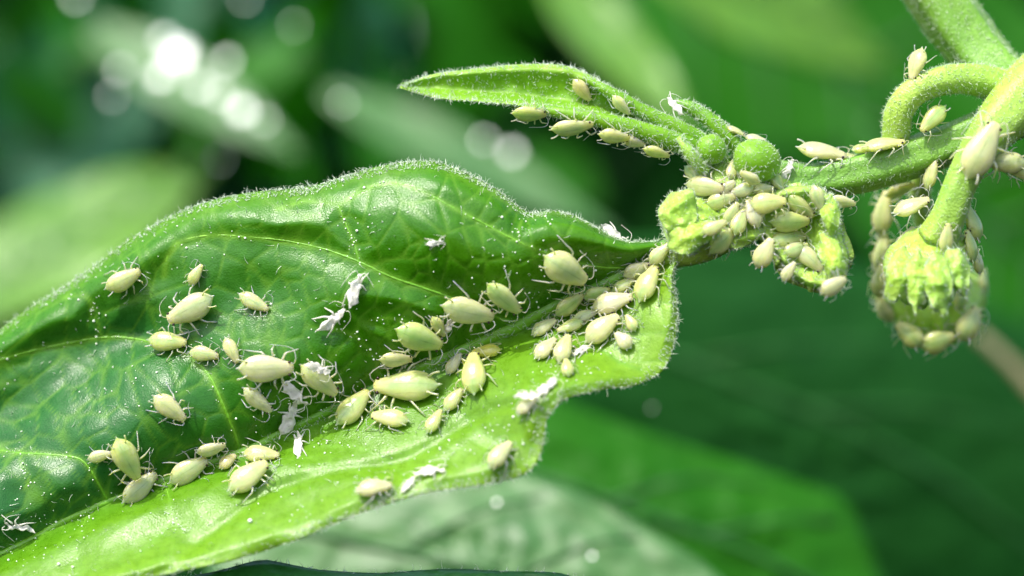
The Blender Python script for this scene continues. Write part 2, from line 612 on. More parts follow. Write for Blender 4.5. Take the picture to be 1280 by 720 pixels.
NS = 430
sq = np.linspace(0, 1.4, NS)
Mq, Uq, Lq = spline(MID, MIDS, sq), spline(UP, UPS, sq), spline(LO, LOS, sq)
NU, NL = 130, 76
tu = np.linspace(0, 1, NU)
tl = np.linspace(0, 1, NL)
PU = Mq[None] * (1 - tu)[:, None, None] + Uq[None] * tu[:, None, None]
PL = Mq[None] * (1 - tl)[:, None, None] + Lq[None] * tl[:, None, None]
EU = grid2(TUP, COLS, EUP, tu, sq)
EL = grid2(TLO, COLS, ELO, tl, sq)
# the crease of the lower flap
Pall = np.concatenate([PU.reshape(-1, 2), PL[1:].reshape(-1, 2)])
Eall = np.concatenate([EU.ravel(), EL[1:].ravel()])
isup = np.concatenate([np.ones(NU * NS), np.zeros((NL - 1) * NS)])
tall = np.concatenate([np.repeat(tu, NS), np.repeat(tl[1:], NS)])
sall = np.concatenate([np.tile(sq, NU), np.tile(sq, NL - 1)])
edgefade = np.clip((1 - tall) / 0.12, 0, 1)

vd = np.full(len(Pall), 1e9)
vthin = np.zeros(len(Pall))
for poly, r0, r1 in VEINS:
    d = seg_dist(Pall, polyline(poly, 24))
    vd = np.minimum(vd, d)
    vthin = np.maximum(vthin, np.exp(-(d / (r0 * 1.0 + 0.6)) ** 2) * 0.8)
md = seg_dist(Pall, polyline(MID, 60))
# secondary net: jittered cells, edge distance
seeds = np.stack([rng.uniform(-480, 860, 900), rng.uniform(190, 930, 900)], 1)
f1 = np.full(len(Pall), 1e9)
f2 = np.full(len(Pall), 1e9)
for sd in seeds:
    d = np.hypot((Pall[:, 0] - sd[0]), (Pall[:, 1] - sd[1]) * 0.85)
    f2 = np.where(d < f1, f1, np.minimum(f2, d))
    f1 = np.minimum(f1, d)
net = f2 - f1
P3 = np.stack([Pall[:, 0] / PXU, Pall[:, 1] / PXU, 0 * Pall[:, 0]], 1)
quilt = 0.032 * (1 - np.exp(-(np.minimum(vd, md) / 24) ** 2))
quilt += 0.003 * (1 - np.exp(-(net / 5.0) ** 2))
quilt += fnoise(P3, 4.0, 0.022, 3) + fnoise(P3, 10, 0.0025, 8)
amp = np.where(isup > 0.5, 1.0, 0.55)
E = Eall + quilt * amp * edgefade
E += (1 - edgefade) * fnoise(P3, 9, 0.02, 21)
# fold line of the lower flap, a soft step that lifts the outer flap
fold = polyline([(120, 770), (200, 716), (300, 640), (345, 612), (420, 590), (505, 575), (600, 520), (640, 505)], 40)
fd = seg_dist(Pall, fold)
E -= np.where(isup < 0.5, 0.016 * np.exp(-(fd / 9) ** 2), 0)
V = at_np(Pall, -E)
vein_attr = np.clip(vthin + 0.5 * np.exp(-(net / 2.2) ** 2) + 0.5 * np.exp(-(md / 8) ** 2), 0, 1)
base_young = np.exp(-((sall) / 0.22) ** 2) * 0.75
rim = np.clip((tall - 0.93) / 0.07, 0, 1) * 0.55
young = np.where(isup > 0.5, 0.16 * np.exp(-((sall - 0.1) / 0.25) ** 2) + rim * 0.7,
                 np.clip(0.40 + base_young * 0.6 + 0.40 * tall ** 1.5 + rim * .6, 0, 1))  # young tissue at the base; sunlit look of lower half and rim painted in
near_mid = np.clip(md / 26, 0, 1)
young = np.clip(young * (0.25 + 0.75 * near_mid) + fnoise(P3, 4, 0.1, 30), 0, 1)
sky_sheen = np.where(isup > 0.5, np.clip((sall - .62) / .3, 0, 1) * np.clip((.95 - tall) / .35, 0, 1) * .75, 0)  # bluish sky sheen of the left part painted into the leaf colour
sky_sheen = np.clip(sky_sheen + fnoise(P3, 3, .12, 44) * (sky_sheen > 0), 0, 1)
F = []
for i in range(NU - 1):
    for j in range(NS - 1):
        a = i * NS + j
        F.append((a, a + 1, a + NS + 1, a + NS))
off = NU * NS


def lid(i, j):
    return j if i == 0 else off + (i - 1) * NS + j


for i in range(NL - 1):
    for j in range(NS - 1):
        F.append((lid(i, j), lid(i + 1, j), lid(i + 1, j + 1), lid(i, j + 1)))
F = np.array(F)
# orient the faces towards the camera
a, b_, c_ = V[F[0, 0]], V[F[0, 1]], V[F[0, 2]]
if np.cross(b_ - a, c_ - a)[1] > 0:
    F = F[:, ::-1]
blade = mesh_obj('leaf', V, F, M_LEAF, shoot, attrs={'vein': vein_attr, 'young': young, 'sky_sheen': sky_sheen},
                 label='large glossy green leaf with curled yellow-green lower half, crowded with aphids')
md_ = blade.modifiers.new('thickness', 'SOLIDIFY')
md_.thickness = 0.008
md_.offset = -1
LV, LF = V, F
register(V, F)
leaf_bvh = bvh_of(V, F)


def on_leaf(P2, lift=0.0):
    out = []
    for p in P2:
        loc, n = px_ray(leaf_bvh, p[0], p[1])
        if loc is None:
            if out:
                continue
            loc, n = at(p[0], p[1], 0), Vector((0, -1, 0))
        out.append(tuple(loc + n * lift))
    return np.array(out)


# midrib and veins: raised ridges half sunk in the blade
mp = polyline(MID[:12] + [(-90, 735)], 90)
mP = on_leaf(mp, -0.006)
mR = np.interp(np.linspace(0, 1, len(mP)), [0, .25, .6, 1], [13, 9, 6, 4.5]) / PXU
mV, mF = tube_data(mP, mR, 12)
k = 1 + fnoise(mV, 12, 0.16, 2)
cen = np.repeat(mP, 12, 0)
mV = cen + (mV - cen) * k[:, None]
rib = mesh_obj('midrib', mV, mF, M_VEIN, blade)
register(mV, mF)
Pm, Nm = sample_surface(mV, mF, 1500, weight=lambda c: np.where(c[:, 0] > -1.2, 1.0, 0.3))
keep = Nm[:, 1] < 0.2
Pm, Nm = Pm[keep], Nm[keep]
HV, HF = hair_mesh(Pm, Nm + 0.6 * rng.normal(size=Nm.shape), 0.03, 0.0015, 0.9)
mesh_obj('midrib_hair', HV, HF, M_HAIR, blade, kind='stuff')
vein_pts = []
for poly, r0, r1 in VEINS:
    pl = on_leaf(polyline(poly, 36), -0.0035)
    if len(pl) < 4:
        continue
    vV, vF = tube_data(pl, np.linspace(r0, r1, len(pl)) * 0.72 / PXU, 8)
    mesh_obj('vein', vV, vF, M_VEIN, blade)
    vein_pts.append(pl)

# hair fringe along the margins
ue = V[(NU - 1) * NS:NU * NS]
le = V[off + (NL - 2) * NS: off + (NL - 1) * NS]
roots, dirs = [], []
for E_, T_, cnt in ((ue, PU, 4600), (le, PL, 3400)):
    inner = (V[(NU - 5) * NS:(NU - 4) * NS] if E_ is ue else V[off + (NL - 6) * NS: off + (NL - 5) * NS])
    out = E_ - inner
    out /= np.linalg.norm(out, axis=1)[:, None] + 1e-9
    L = np.r_[0, np.cumsum(np.linalg.norm(np.diff(E_, axis=0), axis=1))]
    keepmax = L[-1]
    q = rng.random(cnt) * keepmax
    clump = np.array([noise.noise(Vector((x * 2.2, 5.5 if E_ is ue else 1.5, 0))) for x in q])
    q = q[rng.random(cnt) < 0.75 + clump]
    idx = np.clip(np.searchsorted(L, q) - 1, 0, NS - 2)
    f = ((q - L[idx]) / (L[idx + 1] - L[idx] + 1e-9))[:, None]
    r_ = E_[idx] * (1 - f) + E_[idx + 1] * f
    back = (rng.random((len(q), 1)) ** 2) * 0.05
    roots.append(r_ - out[idx] * back + np.array([0, -0.004, 0]))
    dirs.append(out[idx] + 0.75 * rng.normal(size=(len(q), 3)) + np.array([-0.25, -0.35, 0.0]))
roots, dirs = np.concatenate(roots), np.concatenate(dirs)
HV, HF = hair_mesh(roots, dirs, 0.020, 0.0017, 1.2, lenvar=0.75)
mesh_obj('hair_fringe', HV, HF, M_HAIR, blade, kind='stuff')

# tiny white gland specks on the blade and along the veins
sV, sF = ico(1.0, 1)
pts = []
P_, N_ = sample_surface(LV, LF, 5200)
for p, n in zip(P_, N_):
    px = 640 + p[0] * PXU * CAMD / (CAMD + p[1])
    py = 360 - p[2] * PXU * CAMD / (CAMD + p[1])
    if px < -60:
        continue
    w = 0.35
    if 540 < px < 740 and 430 < py < 560:
        w = 1.0
    pn = noise.noise(Vector((p[0] * 2.5, p[2] * 2.5, 3)))
    if random.random() < w * (0.45 + 1.7 * pn):
        pts.append((p, n))
for pl in vein_pts:
    for _ in range(int(len(pl) * 0.7)):
        i = random.randrange(len(pl))
        pts.append((pl[i] + np.array([random.gauss(0, .012), -.004, random.gauss(0, .012)]), np.array([0, -1, 0])))
sb = MB()
for p, n in pts:
    if n[1] > 0:
        n = -n
    r = 0.0021 * math.exp(random.gauss(0, .4))
    sb.add(sV * r + p + n * r * 0.6, sF)
mesh_obj('gland_speck', sb.verts(), np.array(sb.F), M_SPECK, blade, kind='stuff')
# sparse upright hairs on the blade face
P_, N_ = sample_surface(LV, LF, 500)
N_ = np.where(N_[:, 1:2] > 0, -N_, N_)
HV, HF = hair_mesh(P_, N_ + 0.9 * rng.normal(size=N_.shape), 0.03, 0.0016, 0.8)
mesh_obj('face_hair', HV, HF, M_HAIR, blade, kind='stuff')


# ------------------------------------------------------------------ the shoot: patches, solids, stems
def closed_outline(pts, n=96):
    P = np.asarray(pts, float)
    Q = np.concatenate([P[-3:], P, P[:3]])
    d = np.r_[0, np.cumsum(np.linalg.norm(np.diff(Q, axis=0), axis=1))]
    return spline(Q, d, np.linspace(d[3], d[3 + len(P)], n, endpoint=False))


def radial(outline, centre, rings, elev, d0, n=96, tilt=(0, 0), lobe=5):
    """radial grid inside an outline; elev(r, theta, P) towards the camera in cm"""
    O = closed_outline(outline, n)
    c = np.asarray(centre, float)
    rr = np.linspace(0, 1, rings + 1)[1:]
    P = [c[None]]
    R = [np.zeros(1)]
    TH = [np.zeros(1)]
    th = np.arctan2(-(O[:, 1] - c[1]), O[:, 0] - c[0])
    kern = max(3, n // 7)
    Os = np.stack([np.convolve(np.r_[O[-kern:, k_], O[:, k_], O[:kern, k_]], np.ones(kern) / kern, 'same')[kern:-kern] for k_ in (0, 1)], 1)
    for r in rr:
        w_ = r ** lobe
        P.append(c + ((Os - c) * (1 - w_) + (O - c) * w_) * r)
        R.append(np.full(n, r))
        TH.append(th)
    P, R, TH = np.concatenate(P), np.concatenate(R), np.concatenate(TH)
    d = d0 - elev(R, TH, P) + tilt[0] * (P[:, 0] - c[0]) / PXU - tilt[1] * (P[:, 1] - c[1]) / PXU
    V = at_np(P, d)
    F = []
    for j in range(n):
        F.append((0, 1 + j, 1 + (j + 1) % n))
    for i in range(rings - 1):
        for j in range(n):
            k = (j + 1) % n
            F.append((1 + i * n + j, 1 + (i + 1) * n + j, 1 + (i + 1) * n + k, 1 + i * n + k))
    a, b2, c2 = V[F[n + 2][0]], V[F[n + 2][1]], V[F[n + 2][2]]
    if np.cross(b2 - a, c2 - a)[1] > 0:
        F = [f[::-1] for f in F]
    return V, F, R, TH, P, O


def shell(name, outline, centre, elev, d0, mat, parent, rings=26, n=96, thick=0.03, tilt=(0, 0), hairs=0, rimhairs=0, young=None, bump=0.012, seed=0, reg=True, label=None, hair_len=0.03):
    V, F, R, TH, P, O = radial(outline, centre, rings, elev, d0, n, tilt)
    V[:, 1] -= fnoise(V, 11, bump, seed) + fnoise(V, 28, bump * 0.5, seed)
    o = mesh_obj(name, V, F, mat, parent, attrs={'young': R ** 3 * 0.7 if young is None else young(R, TH), 'vein': R * 0}, label=label)
    if thick:
        m = o.modifiers.new('thickness', 'SOLIDIFY')
        m.thickness = thick
        m.offset = -1
    if reg:
        register(V, F)
    if hairs:
        add_hairs(o, V, F, hairs, hair_len)
    if rimhairs:
        e = V[-n:]
        out = e - V[-2 * n:-n]
        out /= np.linalg.norm(out, axis=1)[:, None] + 1e-9
        idx = rng.integers(0, n, rimhairs)
        f = rng.random((rimhairs, 1))
        r_ = e[idx] * (1 - f) + e[(idx + 1) % n] * f
        HV, HF = hair_mesh(r_, out[idx] + 0.7 * rng.normal(size=(rimhairs, 3)), hair_len * .8, 0.0016, 0.9)
        mesh_obj('hair_fringe', HV, HF, M_HAIR, o, kind='stuff')
    return o, V, F


def solid(name, outline, centre, depth, d0, mat, parent, rings=18, n=80, ridge=0.0, nr=9, rdir=(1, 0), hairs=0, bump=0.02, seed=0, hair_len=0.03, label=None, reg=True, tilt=0.0):
    """closed rounded body with the given outline, half-thickness depth (cm)"""
    def el(sign):
        return lambda R, TH, P: sign * depth * np.sqrt(np.clip(1 - R ** 2, 0, 1)) * (1 + ridge * np.cos((P[:, 0] * rdir[0] + P[:, 1] * rdir[1]) * 6.283 / nr + 1.6 * np.sin(P[:, 1] * .05 + P[:, 0] * .03)))
    Vf, Ff, R, TH, P, O = radial(outline, centre, rings, el(1), d0, n)
    Vb, Fb, *_ = radial(outline, centre, rings, el(-1), d0, n)
    N = len(Vf)
    last = N - n
    Fb = [tuple((i + N) if i < last else i for i in f)[::-1] for f in Fb]
    V = np.concatenate([Vf, Vb[:last]])
    F = list(Ff) + Fb
    V = V + (V - V.mean(0)) * (fnoise(V, 9, bump * 3, seed) + fnoise(V, 24, bump, seed))[:, None]
    V[:, 1] += tilt * (V[:, 2] - V[:, 2].mean())
    R2 = np.concatenate([R, R[:last]])
    o = mesh_obj(name, V, F, mat, parent, attrs={'young': R2 ** 3 * 0.6, 'vein': R2 * 0}, label=label)
    if reg:
        register(V, F)
    if hairs:
        add_hairs(o, V, F, hairs, hair_len)
    return o, V, F


# stems and stalks
tubeobj('petiole', [(800, 333, .02), (842, 318, -.05), (880, 306, -.06), (925, 278, -.03), (970, 240, .03)], [12, 18, 22, 25, 26], M_PETIOLE, shoot, bump=.03, seed=1, hairs=260)
stem, stV, stF = tubeobj('stem', [(925, 235, .10), (965, 224, .09), (1010, 226, .08), (1060, 219, .08), (1120, 203, .08), (1185, 181, .10), (1240, 158, .12), (1300, 130, .15), (1400, 80, .2)],
                         [20, 24, 21, 24, 25, 25, 26, 30, 32], M_STEM, shoot, sides=26, n=90, bump=.02, seed=4, hairs=1500, hair_len=0.02, groove=.10)
tubeobj('upper_stem', [(1140, -60, .35), (1180, 5, .33), (1215, 55, .30), (1250, 95, .24), (1285, 120, .2)], [40, 38, 36, 34, 34], M_STEM, shoot, sides=24, n=50, bump=.02, seed=6, hairs=1300, hair_len=0.022, groove=.11)
tubeobj('curved_stalk', [(1118, 190, .12), (1120, 163, .06), (1124, 138, .03), (1143, 114, .02), (1175, 101, .03), (1210, 98, .06), (1245, 106, .1), (1290, 125, .14)],
        [17, 18, 18, 18, 18, 19, 22, 28], M_PETIOLE, shoot, sides=20, n=60, bump=.03, seed=8, hairs=900, hair_len=0.022, groove=.05)
tubeobj('flower_stalk', [(1330, 80, .12), (1290, 115, .02), (1255, 148, -.06), (1222, 190, -.12), (1200, 232, -.14), (1186, 270, -.13), (1172, 300, -.1)],
        [44, 40, 31, 23, 20, 21, 26], M_PETIOLE, shoot, sides=22, n=60, bump=.02, seed=11, hairs=900, hair_len=0.022, groove=.06)
# node body the cluster sits on
solid('stem_node', [(868, 212), (900, 200), (940, 205), (985, 222), (1000, 250), (975, 275), (930, 288), (890, 285), (866, 255)], (930, 245), .16, .06, M_PETIOLE, shoot, hairs=200, seed=2)
solid('round_bud', [(872, 180), (880, 170), (895, 168), (906, 178), (908, 192), (898, 204), (882, 205), (872, 195)], (889, 187), .055, -.06, M_YOUNG, shoot, rings=12, n=48, hairs=160, hair_len=.018, bump=.01, seed=3)
solid('round_bud', [(917, 200), (922, 182), (940, 174), (960, 178), (974, 193), (974, 212), (960, 226), (938, 227), (922, 216)], (946, 200), .09, -.08, M_YOUNG, shoot, rings=16, n=60, hairs=260, hair_len=.018, bump=.01, seed=5)

# young folded leaf
YU = [(501, 107), (540, 93), (600, 85), (650, 80), (700, 81), (732, 91), (765, 110), (800, 132), (840, 155), (885, 182)]
YM = [(501, 107), (545, 110), (600, 114), (650, 117), (700, 124), (735, 130), (768, 137), (800, 148), (840, 166), (885, 188)]
YL = [(501, 107), (545, 122), (600, 127), (645, 131), (690, 138), (725, 143), (765, 152), (800, 166), (840, 184), (885, 200)]
YS = np.linspace(0, 1, 10)
ns, nt_ = 150, 44
q = np.linspace(0, 1, ns)
u_, m_, l_ = spline(YU, YS, q), spline(YM, YS, q), spline(YL, YS, q)
tt = np.linspace(-1, 1, nt_)
wid = np.sin(np.pi * np.clip(q * 0.9 + 0.06, 0, 1)) ** 0.8
Pg, Dg = [], []
for t in tt:
    if t < 0:
        Pg.append(m_ * (1 + t) + u_ * (-t))
    else:
        Pg.append(m_ * (1 - t) + l_ * t)
    a_ = abs(t)
    e = 0.11 * a_ ** 1.6 - (0.03 if t > 0 else 0.06) * np.clip((a_ - .72) / .28, 0, 1) ** 2
    Dg.append(-(e * wid) + 0.10 * (1 - q) - (0.05 * t * wid))
Pg, Dg = np.array(Pg).reshape(-1, 2), np.array(Dg).ravel()
yV = at_np(Pg, Dg)
yV[:, 1] -= fnoise(yV, 9, 0.014, 4) + fnoise(yV, 22, 0.006, 6)
yF = [(i * ns + j, i * ns + j + 1, (i + 1) * ns + j + 1, (i + 1) * ns + j) for i in range(nt_ - 1) for j in range(ns - 1)]
a, b_, c_ = yV[yF[5][0]], yV[yF[5][1]], yV[yF[5][2]]
if np.cross(b_ - a, c_ - a)[1] > 0:
    yF = [f[::-1] for f in yF]
ta = np.repeat(np.abs(tt), ns)
yo = mesh_obj('young_leaf', yV, yF, M_YOUNG, shoot, attrs={'young': np.clip((ta - .55) / .45, 0, 1) * 0.8, 'vein': np.exp(-(ta / .06) ** 2) * .4},
              label='narrow folded young leaf pointing left with a fuzzy rim')
m = yo.modifiers.new('thickness', 'SOLIDIFY')
m.thickness = 0.010
m.offset = -1
register(yV, yF)
ynew = []
for e, inner in ((yV[:ns], yV[3 * ns:4 * ns]), (yV[-ns:], yV[-4 * ns:-3 * ns])):
    out = e - inner
    out /= np.linalg.norm(out, axis=1)[:, None] + 1e-9
    idx = rng.integers(0, ns, 700)
    ynew.append((e[idx] - out[idx] * (rng.random((700, 1)) ** 2 * .03), out[idx] + .6 * rng.normal(size=(700, 3)) + np.array([-.4, -.3, 0])))
HV, HF = hair_mesh(np.concatenate([x[0] for x in ynew]), np.concatenate([x[1] for x in ynew]), .02, .0016, .7)
mesh_obj('hair_fringe', HV, HF, M_HAIR, yo, kind='stuff')
add_hairs(yo, yV, yF, 500, .02, name='face_hair')
tubeobj('young_leaf_stalk', [(640, 131, .01), (690, 139, -.05), (740, 148, -.07), (790, 160, -.07), (840, 176, -.05), (880, 190, 0), (905, 215, .05)], [4, 7, 9, 11, 13, 13, 12], M_YOUNG, shoot, bump=.07, seed=15, hairs=700, hair_len=.02)
tubeobj('young_leaf_stalk', [(735, 100, .0), (770, 120, -.02), (805, 140, -.02), (845, 160, -.02), (880, 180, 0), (905, 205, .05)], [4, 8, 9, 11, 11, 12], M_YOUNG, shoot, bump=.07, seed=17, hairs=600, hair_len=.02)
tubeobj('slender_leaf', [(846, 128, .06), (862, 134, .05), (885, 148, .03), (905, 165, .02), (922, 184, .03), (935, 205, .06)], [4, 8, 10, 10, 11, 12], M_YOUNG, shoot, bump=.08, seed=19, hairs=420, hair_len=.024)
tubeobj('slender_leaf', [(848, 172, -.08), (858, 186, -.1), (868, 200, -.1), (880, 214, -.06)], [4, 7, 8, 9], M_BRACT, shoot, bump=.08, seed=23, hairs=200, hair_len=.024)

# left bract: ribbed and crumpled, convex towards us
lb = [(827, 276), (832, 254), (846, 243), (862, 236), (878, 241), (893, 246), (906, 258), (912, 276), (904, 292), (893, 300), (880, 312), (862, 318), (846, 312), (834, 300)]
shell('ribbed_bract', lb, (868, 276), lambda R, TH, P: .085 * np.clip(1 - R ** 2, 0, 1) ** .7 + .0035 * np.cos((P[:, 0] * .5 + P[:, 1] * .85) * .52 + 2.2 * np.sin(P[:, 0] * .06)) * (1 - R ** 4) + .02 * np.sin(TH * 7) * R ** 3, -.06, M_BRACT, shoot,
      rings=34, n=120, rimhairs=500, hairs=130, hair_len=.024, seed=7, bump=.03, thick=.05, tilt=(-.1, .38), label='pale green ribbed bract with white hairs')
shell('ribbed_bract', [(880, 262), (898, 240), (930, 246), (955, 262), (950, 290), (925, 300), (898, 306), (884, 290)], (915, 275), lambda R, TH, P: .10 * np.clip(1 - R ** 2, 0, 1) ** .7 + .02 * np.sin(TH * 6) * R ** 2, -.04, M_BRACT, shoot,
      rings=24, n=90, rimhairs=300, hairs=90, hair_len=.024, seed=27, bump=.035, thick=.05, tilt=(0, .35), label='pale crumpled bract between its two neighbours')
# right bract: a hanging cup open towards us
cup = [(948, 262), (956, 244), (978, 235), (1008, 232), (1030, 238), (1044, 256), (1050, 285), (1060, 318), (1058, 345), (1045, 360), (1022, 362), (998, 352), (980, 332), (962, 306), (948, 284)]
shell('cupped_bract', cup, (1002, 296), lambda R, TH, P: -.05 + .13 * R ** 2.2 - .08 * np.clip((R - .85) / .15, 0, 1) ** 2 - .18 * (P[:, 1] - 296) / PXU * R, -.10, M_BRACT, shoot,
      rimhairs=420, hairs=100, seed=9, tilt=(-.1, .28), bump=.035, thick=.06, label='pale green cupped bract filled with aphids')
# front flower calyx with lobed lower rim, and the blurred one behind it
calyx = [(1128, 296), (1152, 283), (1178, 280), (1200, 288), (1213, 310), (1213, 330), (1211, 348), (1205, 360), (1198, 360), (1195, 350), (1192, 364), (1186, 380), (1174, 390), (1163, 384), (1160, 368), (1157, 380), (1149, 386), (1142, 381), (1141, 367), (1138, 378), (1128, 382), (1119, 374), (1118, 360), (1112, 362), (1106, 350), (1103, 330), (1112, 310)]
solid('flower_calyx', calyx, (1160, 328), .12, -.10, M_BRACT, shoot, rings=26, n=150, ridge=.028, nr=26, hairs=320, hair_len=.02, bump=.03, tilt=.5, seed=12, label='pale green lobed flower calyx hanging below its stalk')
rear = [(1096, 352), (1120, 336), (1160, 330), (1205, 336), (1230, 350), (1234, 372), (1222, 404), (1196, 428), (1165, 436), (1134, 424), (1110, 398), (1096, 372)]
solid('flower_calyx', rear, (1165, 384), .22, .55, M_BRACT, shoot, rings=18, n=90, ridge=.06, nr=26, hairs=200, tilt=.3, seed=14, label='blurred flower calyx behind the front one')
tubeobj('flower_stalk', [(1170, 345, .55), (1160, 290, .5), (1150, 240, .35), (1160, 205, .2)], [20, 15, 13, 12], M_PETIOLE, shoot, bump=.02, seed=31, hairs=150)



def leaflet(name, cx, cy, rx, ry, ang, d0, seed, tilt=(0, .35), ruffle=.016):
    rl = random.Random(seed)
    ca, sa = math.cos(math.radians(ang)), math.sin(math.radians(ang))
    pts_ = []
    for k_ in range(16):
        t_ = k_ * 2 * math.pi / 16
        w_ = 1 + rl.uniform(-.13, .13)
        x_, y_ = rx * math.cos(t_) * w_, ry * math.sin(t_) * w_ * (1 - .25 * math.cos(t_))
        pts_.append((cx + x_ * ca - y_ * sa, cy - x_ * sa - y_ * ca))
    pts_ = pts_[::-1]
    ph = rl.uniform(0, 6)
    return shell(name, pts_, (cx, cy), lambda R, TH, P: .05 * (1 - R ** 2) + ruffle * np.sin(TH * 3 + ph) * R ** 5 + .010 * np.abs(((P[:, 0] - cx) * sa + (P[:, 1] - cy) * ca) / ry), d0, M_BRACT, shoot,
                 rings=18, n=72, rimhairs=110, hairs=30, hair_len=.02, seed=seed, bump=.03, thick=.02, tilt=tilt)


for a_ in ((850, 262, 30, 22, 60, -.16, 41), (868, 294, 38, 19, 24, -.19, 42), (930, 294, 26, 14, 10, -.12, 44),
           (1042, 326, 38, 15, -74, -.20, 45), (1038, 268, 28, 12, -80, -.16, 47)):
    leaflet('leaflet', *a_)
for a_ in ((1122, 345, 34, 15, 255, -.24, 51), (1146, 352, 36, 15, 268, -.28, 52), (1172, 356, 38, 17, 278, -.30, 53), (1198, 340, 30, 14, 285, -.26, 54)):
    leaflet('sepal', *a_)

# ------------------------------------------------------------------ aphids
allV, allF, nn = [], [], 0
for v, f in SURF:
    allV.append(v)
    allF += [tuple(int(i) + nn for i in q_) for q_ in f]
    nn += len(v)
plant_bvh = bvh_of(np.concatenate(allV), allF)

EYE_V, EYE_F = ico(0.027, 1)
eye_mesh = None


def aphid_body(rnd, fat, legs_local, shrivel=0.0):
    """unit-length body along +x (head), z up, feet near z = 0; legs grow out of the thorax"""
    mb = MB()
    xs = np.array([-.50, -.485, -.46, -.43, -.39, -.33, -.26, -.18, -.10, -.02, .06, .14, .21, .27, .32, .36, .40, .44, .47, .49, .50])
    ws = np.array([.004, .016, .022, .036, .100, .172, .226, .258, .268, .262, .246, .220, .192, .168, .150, .138, .130, .120, .106, .076, .028])
    nymph = .235 * np.sqrt(np.clip(1 - (xs / .503) ** 2, 0, 1)) ** 1.15
    kb = rnd.uniform(0, .3)
    ws = (ws * (1 - kb) + np.where(xs < -.43, ws, nymph) * kb) * fat * rnd.uniform(.93, 1.06)
    hs = ws * (rnd.uniform(.54, .66) if not shrivel else .32)
    zc = 0.07 + hs.max() * (0.95 + 0.0 * xs) + np.where(xs < -.43, .02, 0) - np.clip(xs - .2, 0, 1) * 0.12
    n = 18
    an = np.arange(n) * 2 * np.pi / n
    rings = []
    bend = rnd.uniform(-.05, .05)
    for k, (x, w, h, z) in enumerate(zip(xs, ws, hs, zc)):
        seg = 1 + (0.003 * math.cos(x * 62) if -.4 < x < .3 else 0)
        cy, cz = np.cos(an), np.sin(an)
        yy = np.sign(cy) * np.abs(cy) ** 0.9 * w * seg
        zz = cz * h * seg
        zz = np.where(zz < 0, zz * 0.72, zz)
        ring = np.stack([np.full(n, x), yy + bend * (x * 2) ** 2 * .5, zz + z], 1)
        rings.append(ring)
    V = np.concatenate(rings)
    if shrivel:
        V[:, 1:] += np.stack([fnoise(V, 7, shrivel, rnd.random() * 50), fnoise(V, 7, shrivel, rnd.random() * 50)], 1)
        V[:, 2] += fnoise(V, 16, shrivel * .5, 3)
    else:
        V += np.stack([fnoise(V, 4, .007, rnd.random() * 50)] * 3, 1)
    F = [(i * n + j, i * n + (j + 1) % n, (i + 1) * n + (j + 1) % n, (i + 1) * n + j) for i in range(len(xs) - 1) for j in range(n)]
    F.append(tuple(range(n - 1, -1, -1)))
    F.append(tuple(range((len(xs) - 1) * n, len(xs) * n)))
    mb.add(V, [f[::-1] for f in F])
    for hip, knee, ankle, foot in legs_local:
        P = polyline([hip, (np.array(hip) + knee) / 2 + np.array([0, 0, .015]), knee, (np.array(knee) + ankle) / 2, ankle, foot], 9)
        R = np.interp(np.linspace(0, 1, 9), [0, .3, .5, .9, 1], [.026, .021, .016, .012, .010]) * (1.0 if not shrivel else 1.15)
        mb.add(*tube_data(P, R, 6))
    return mb


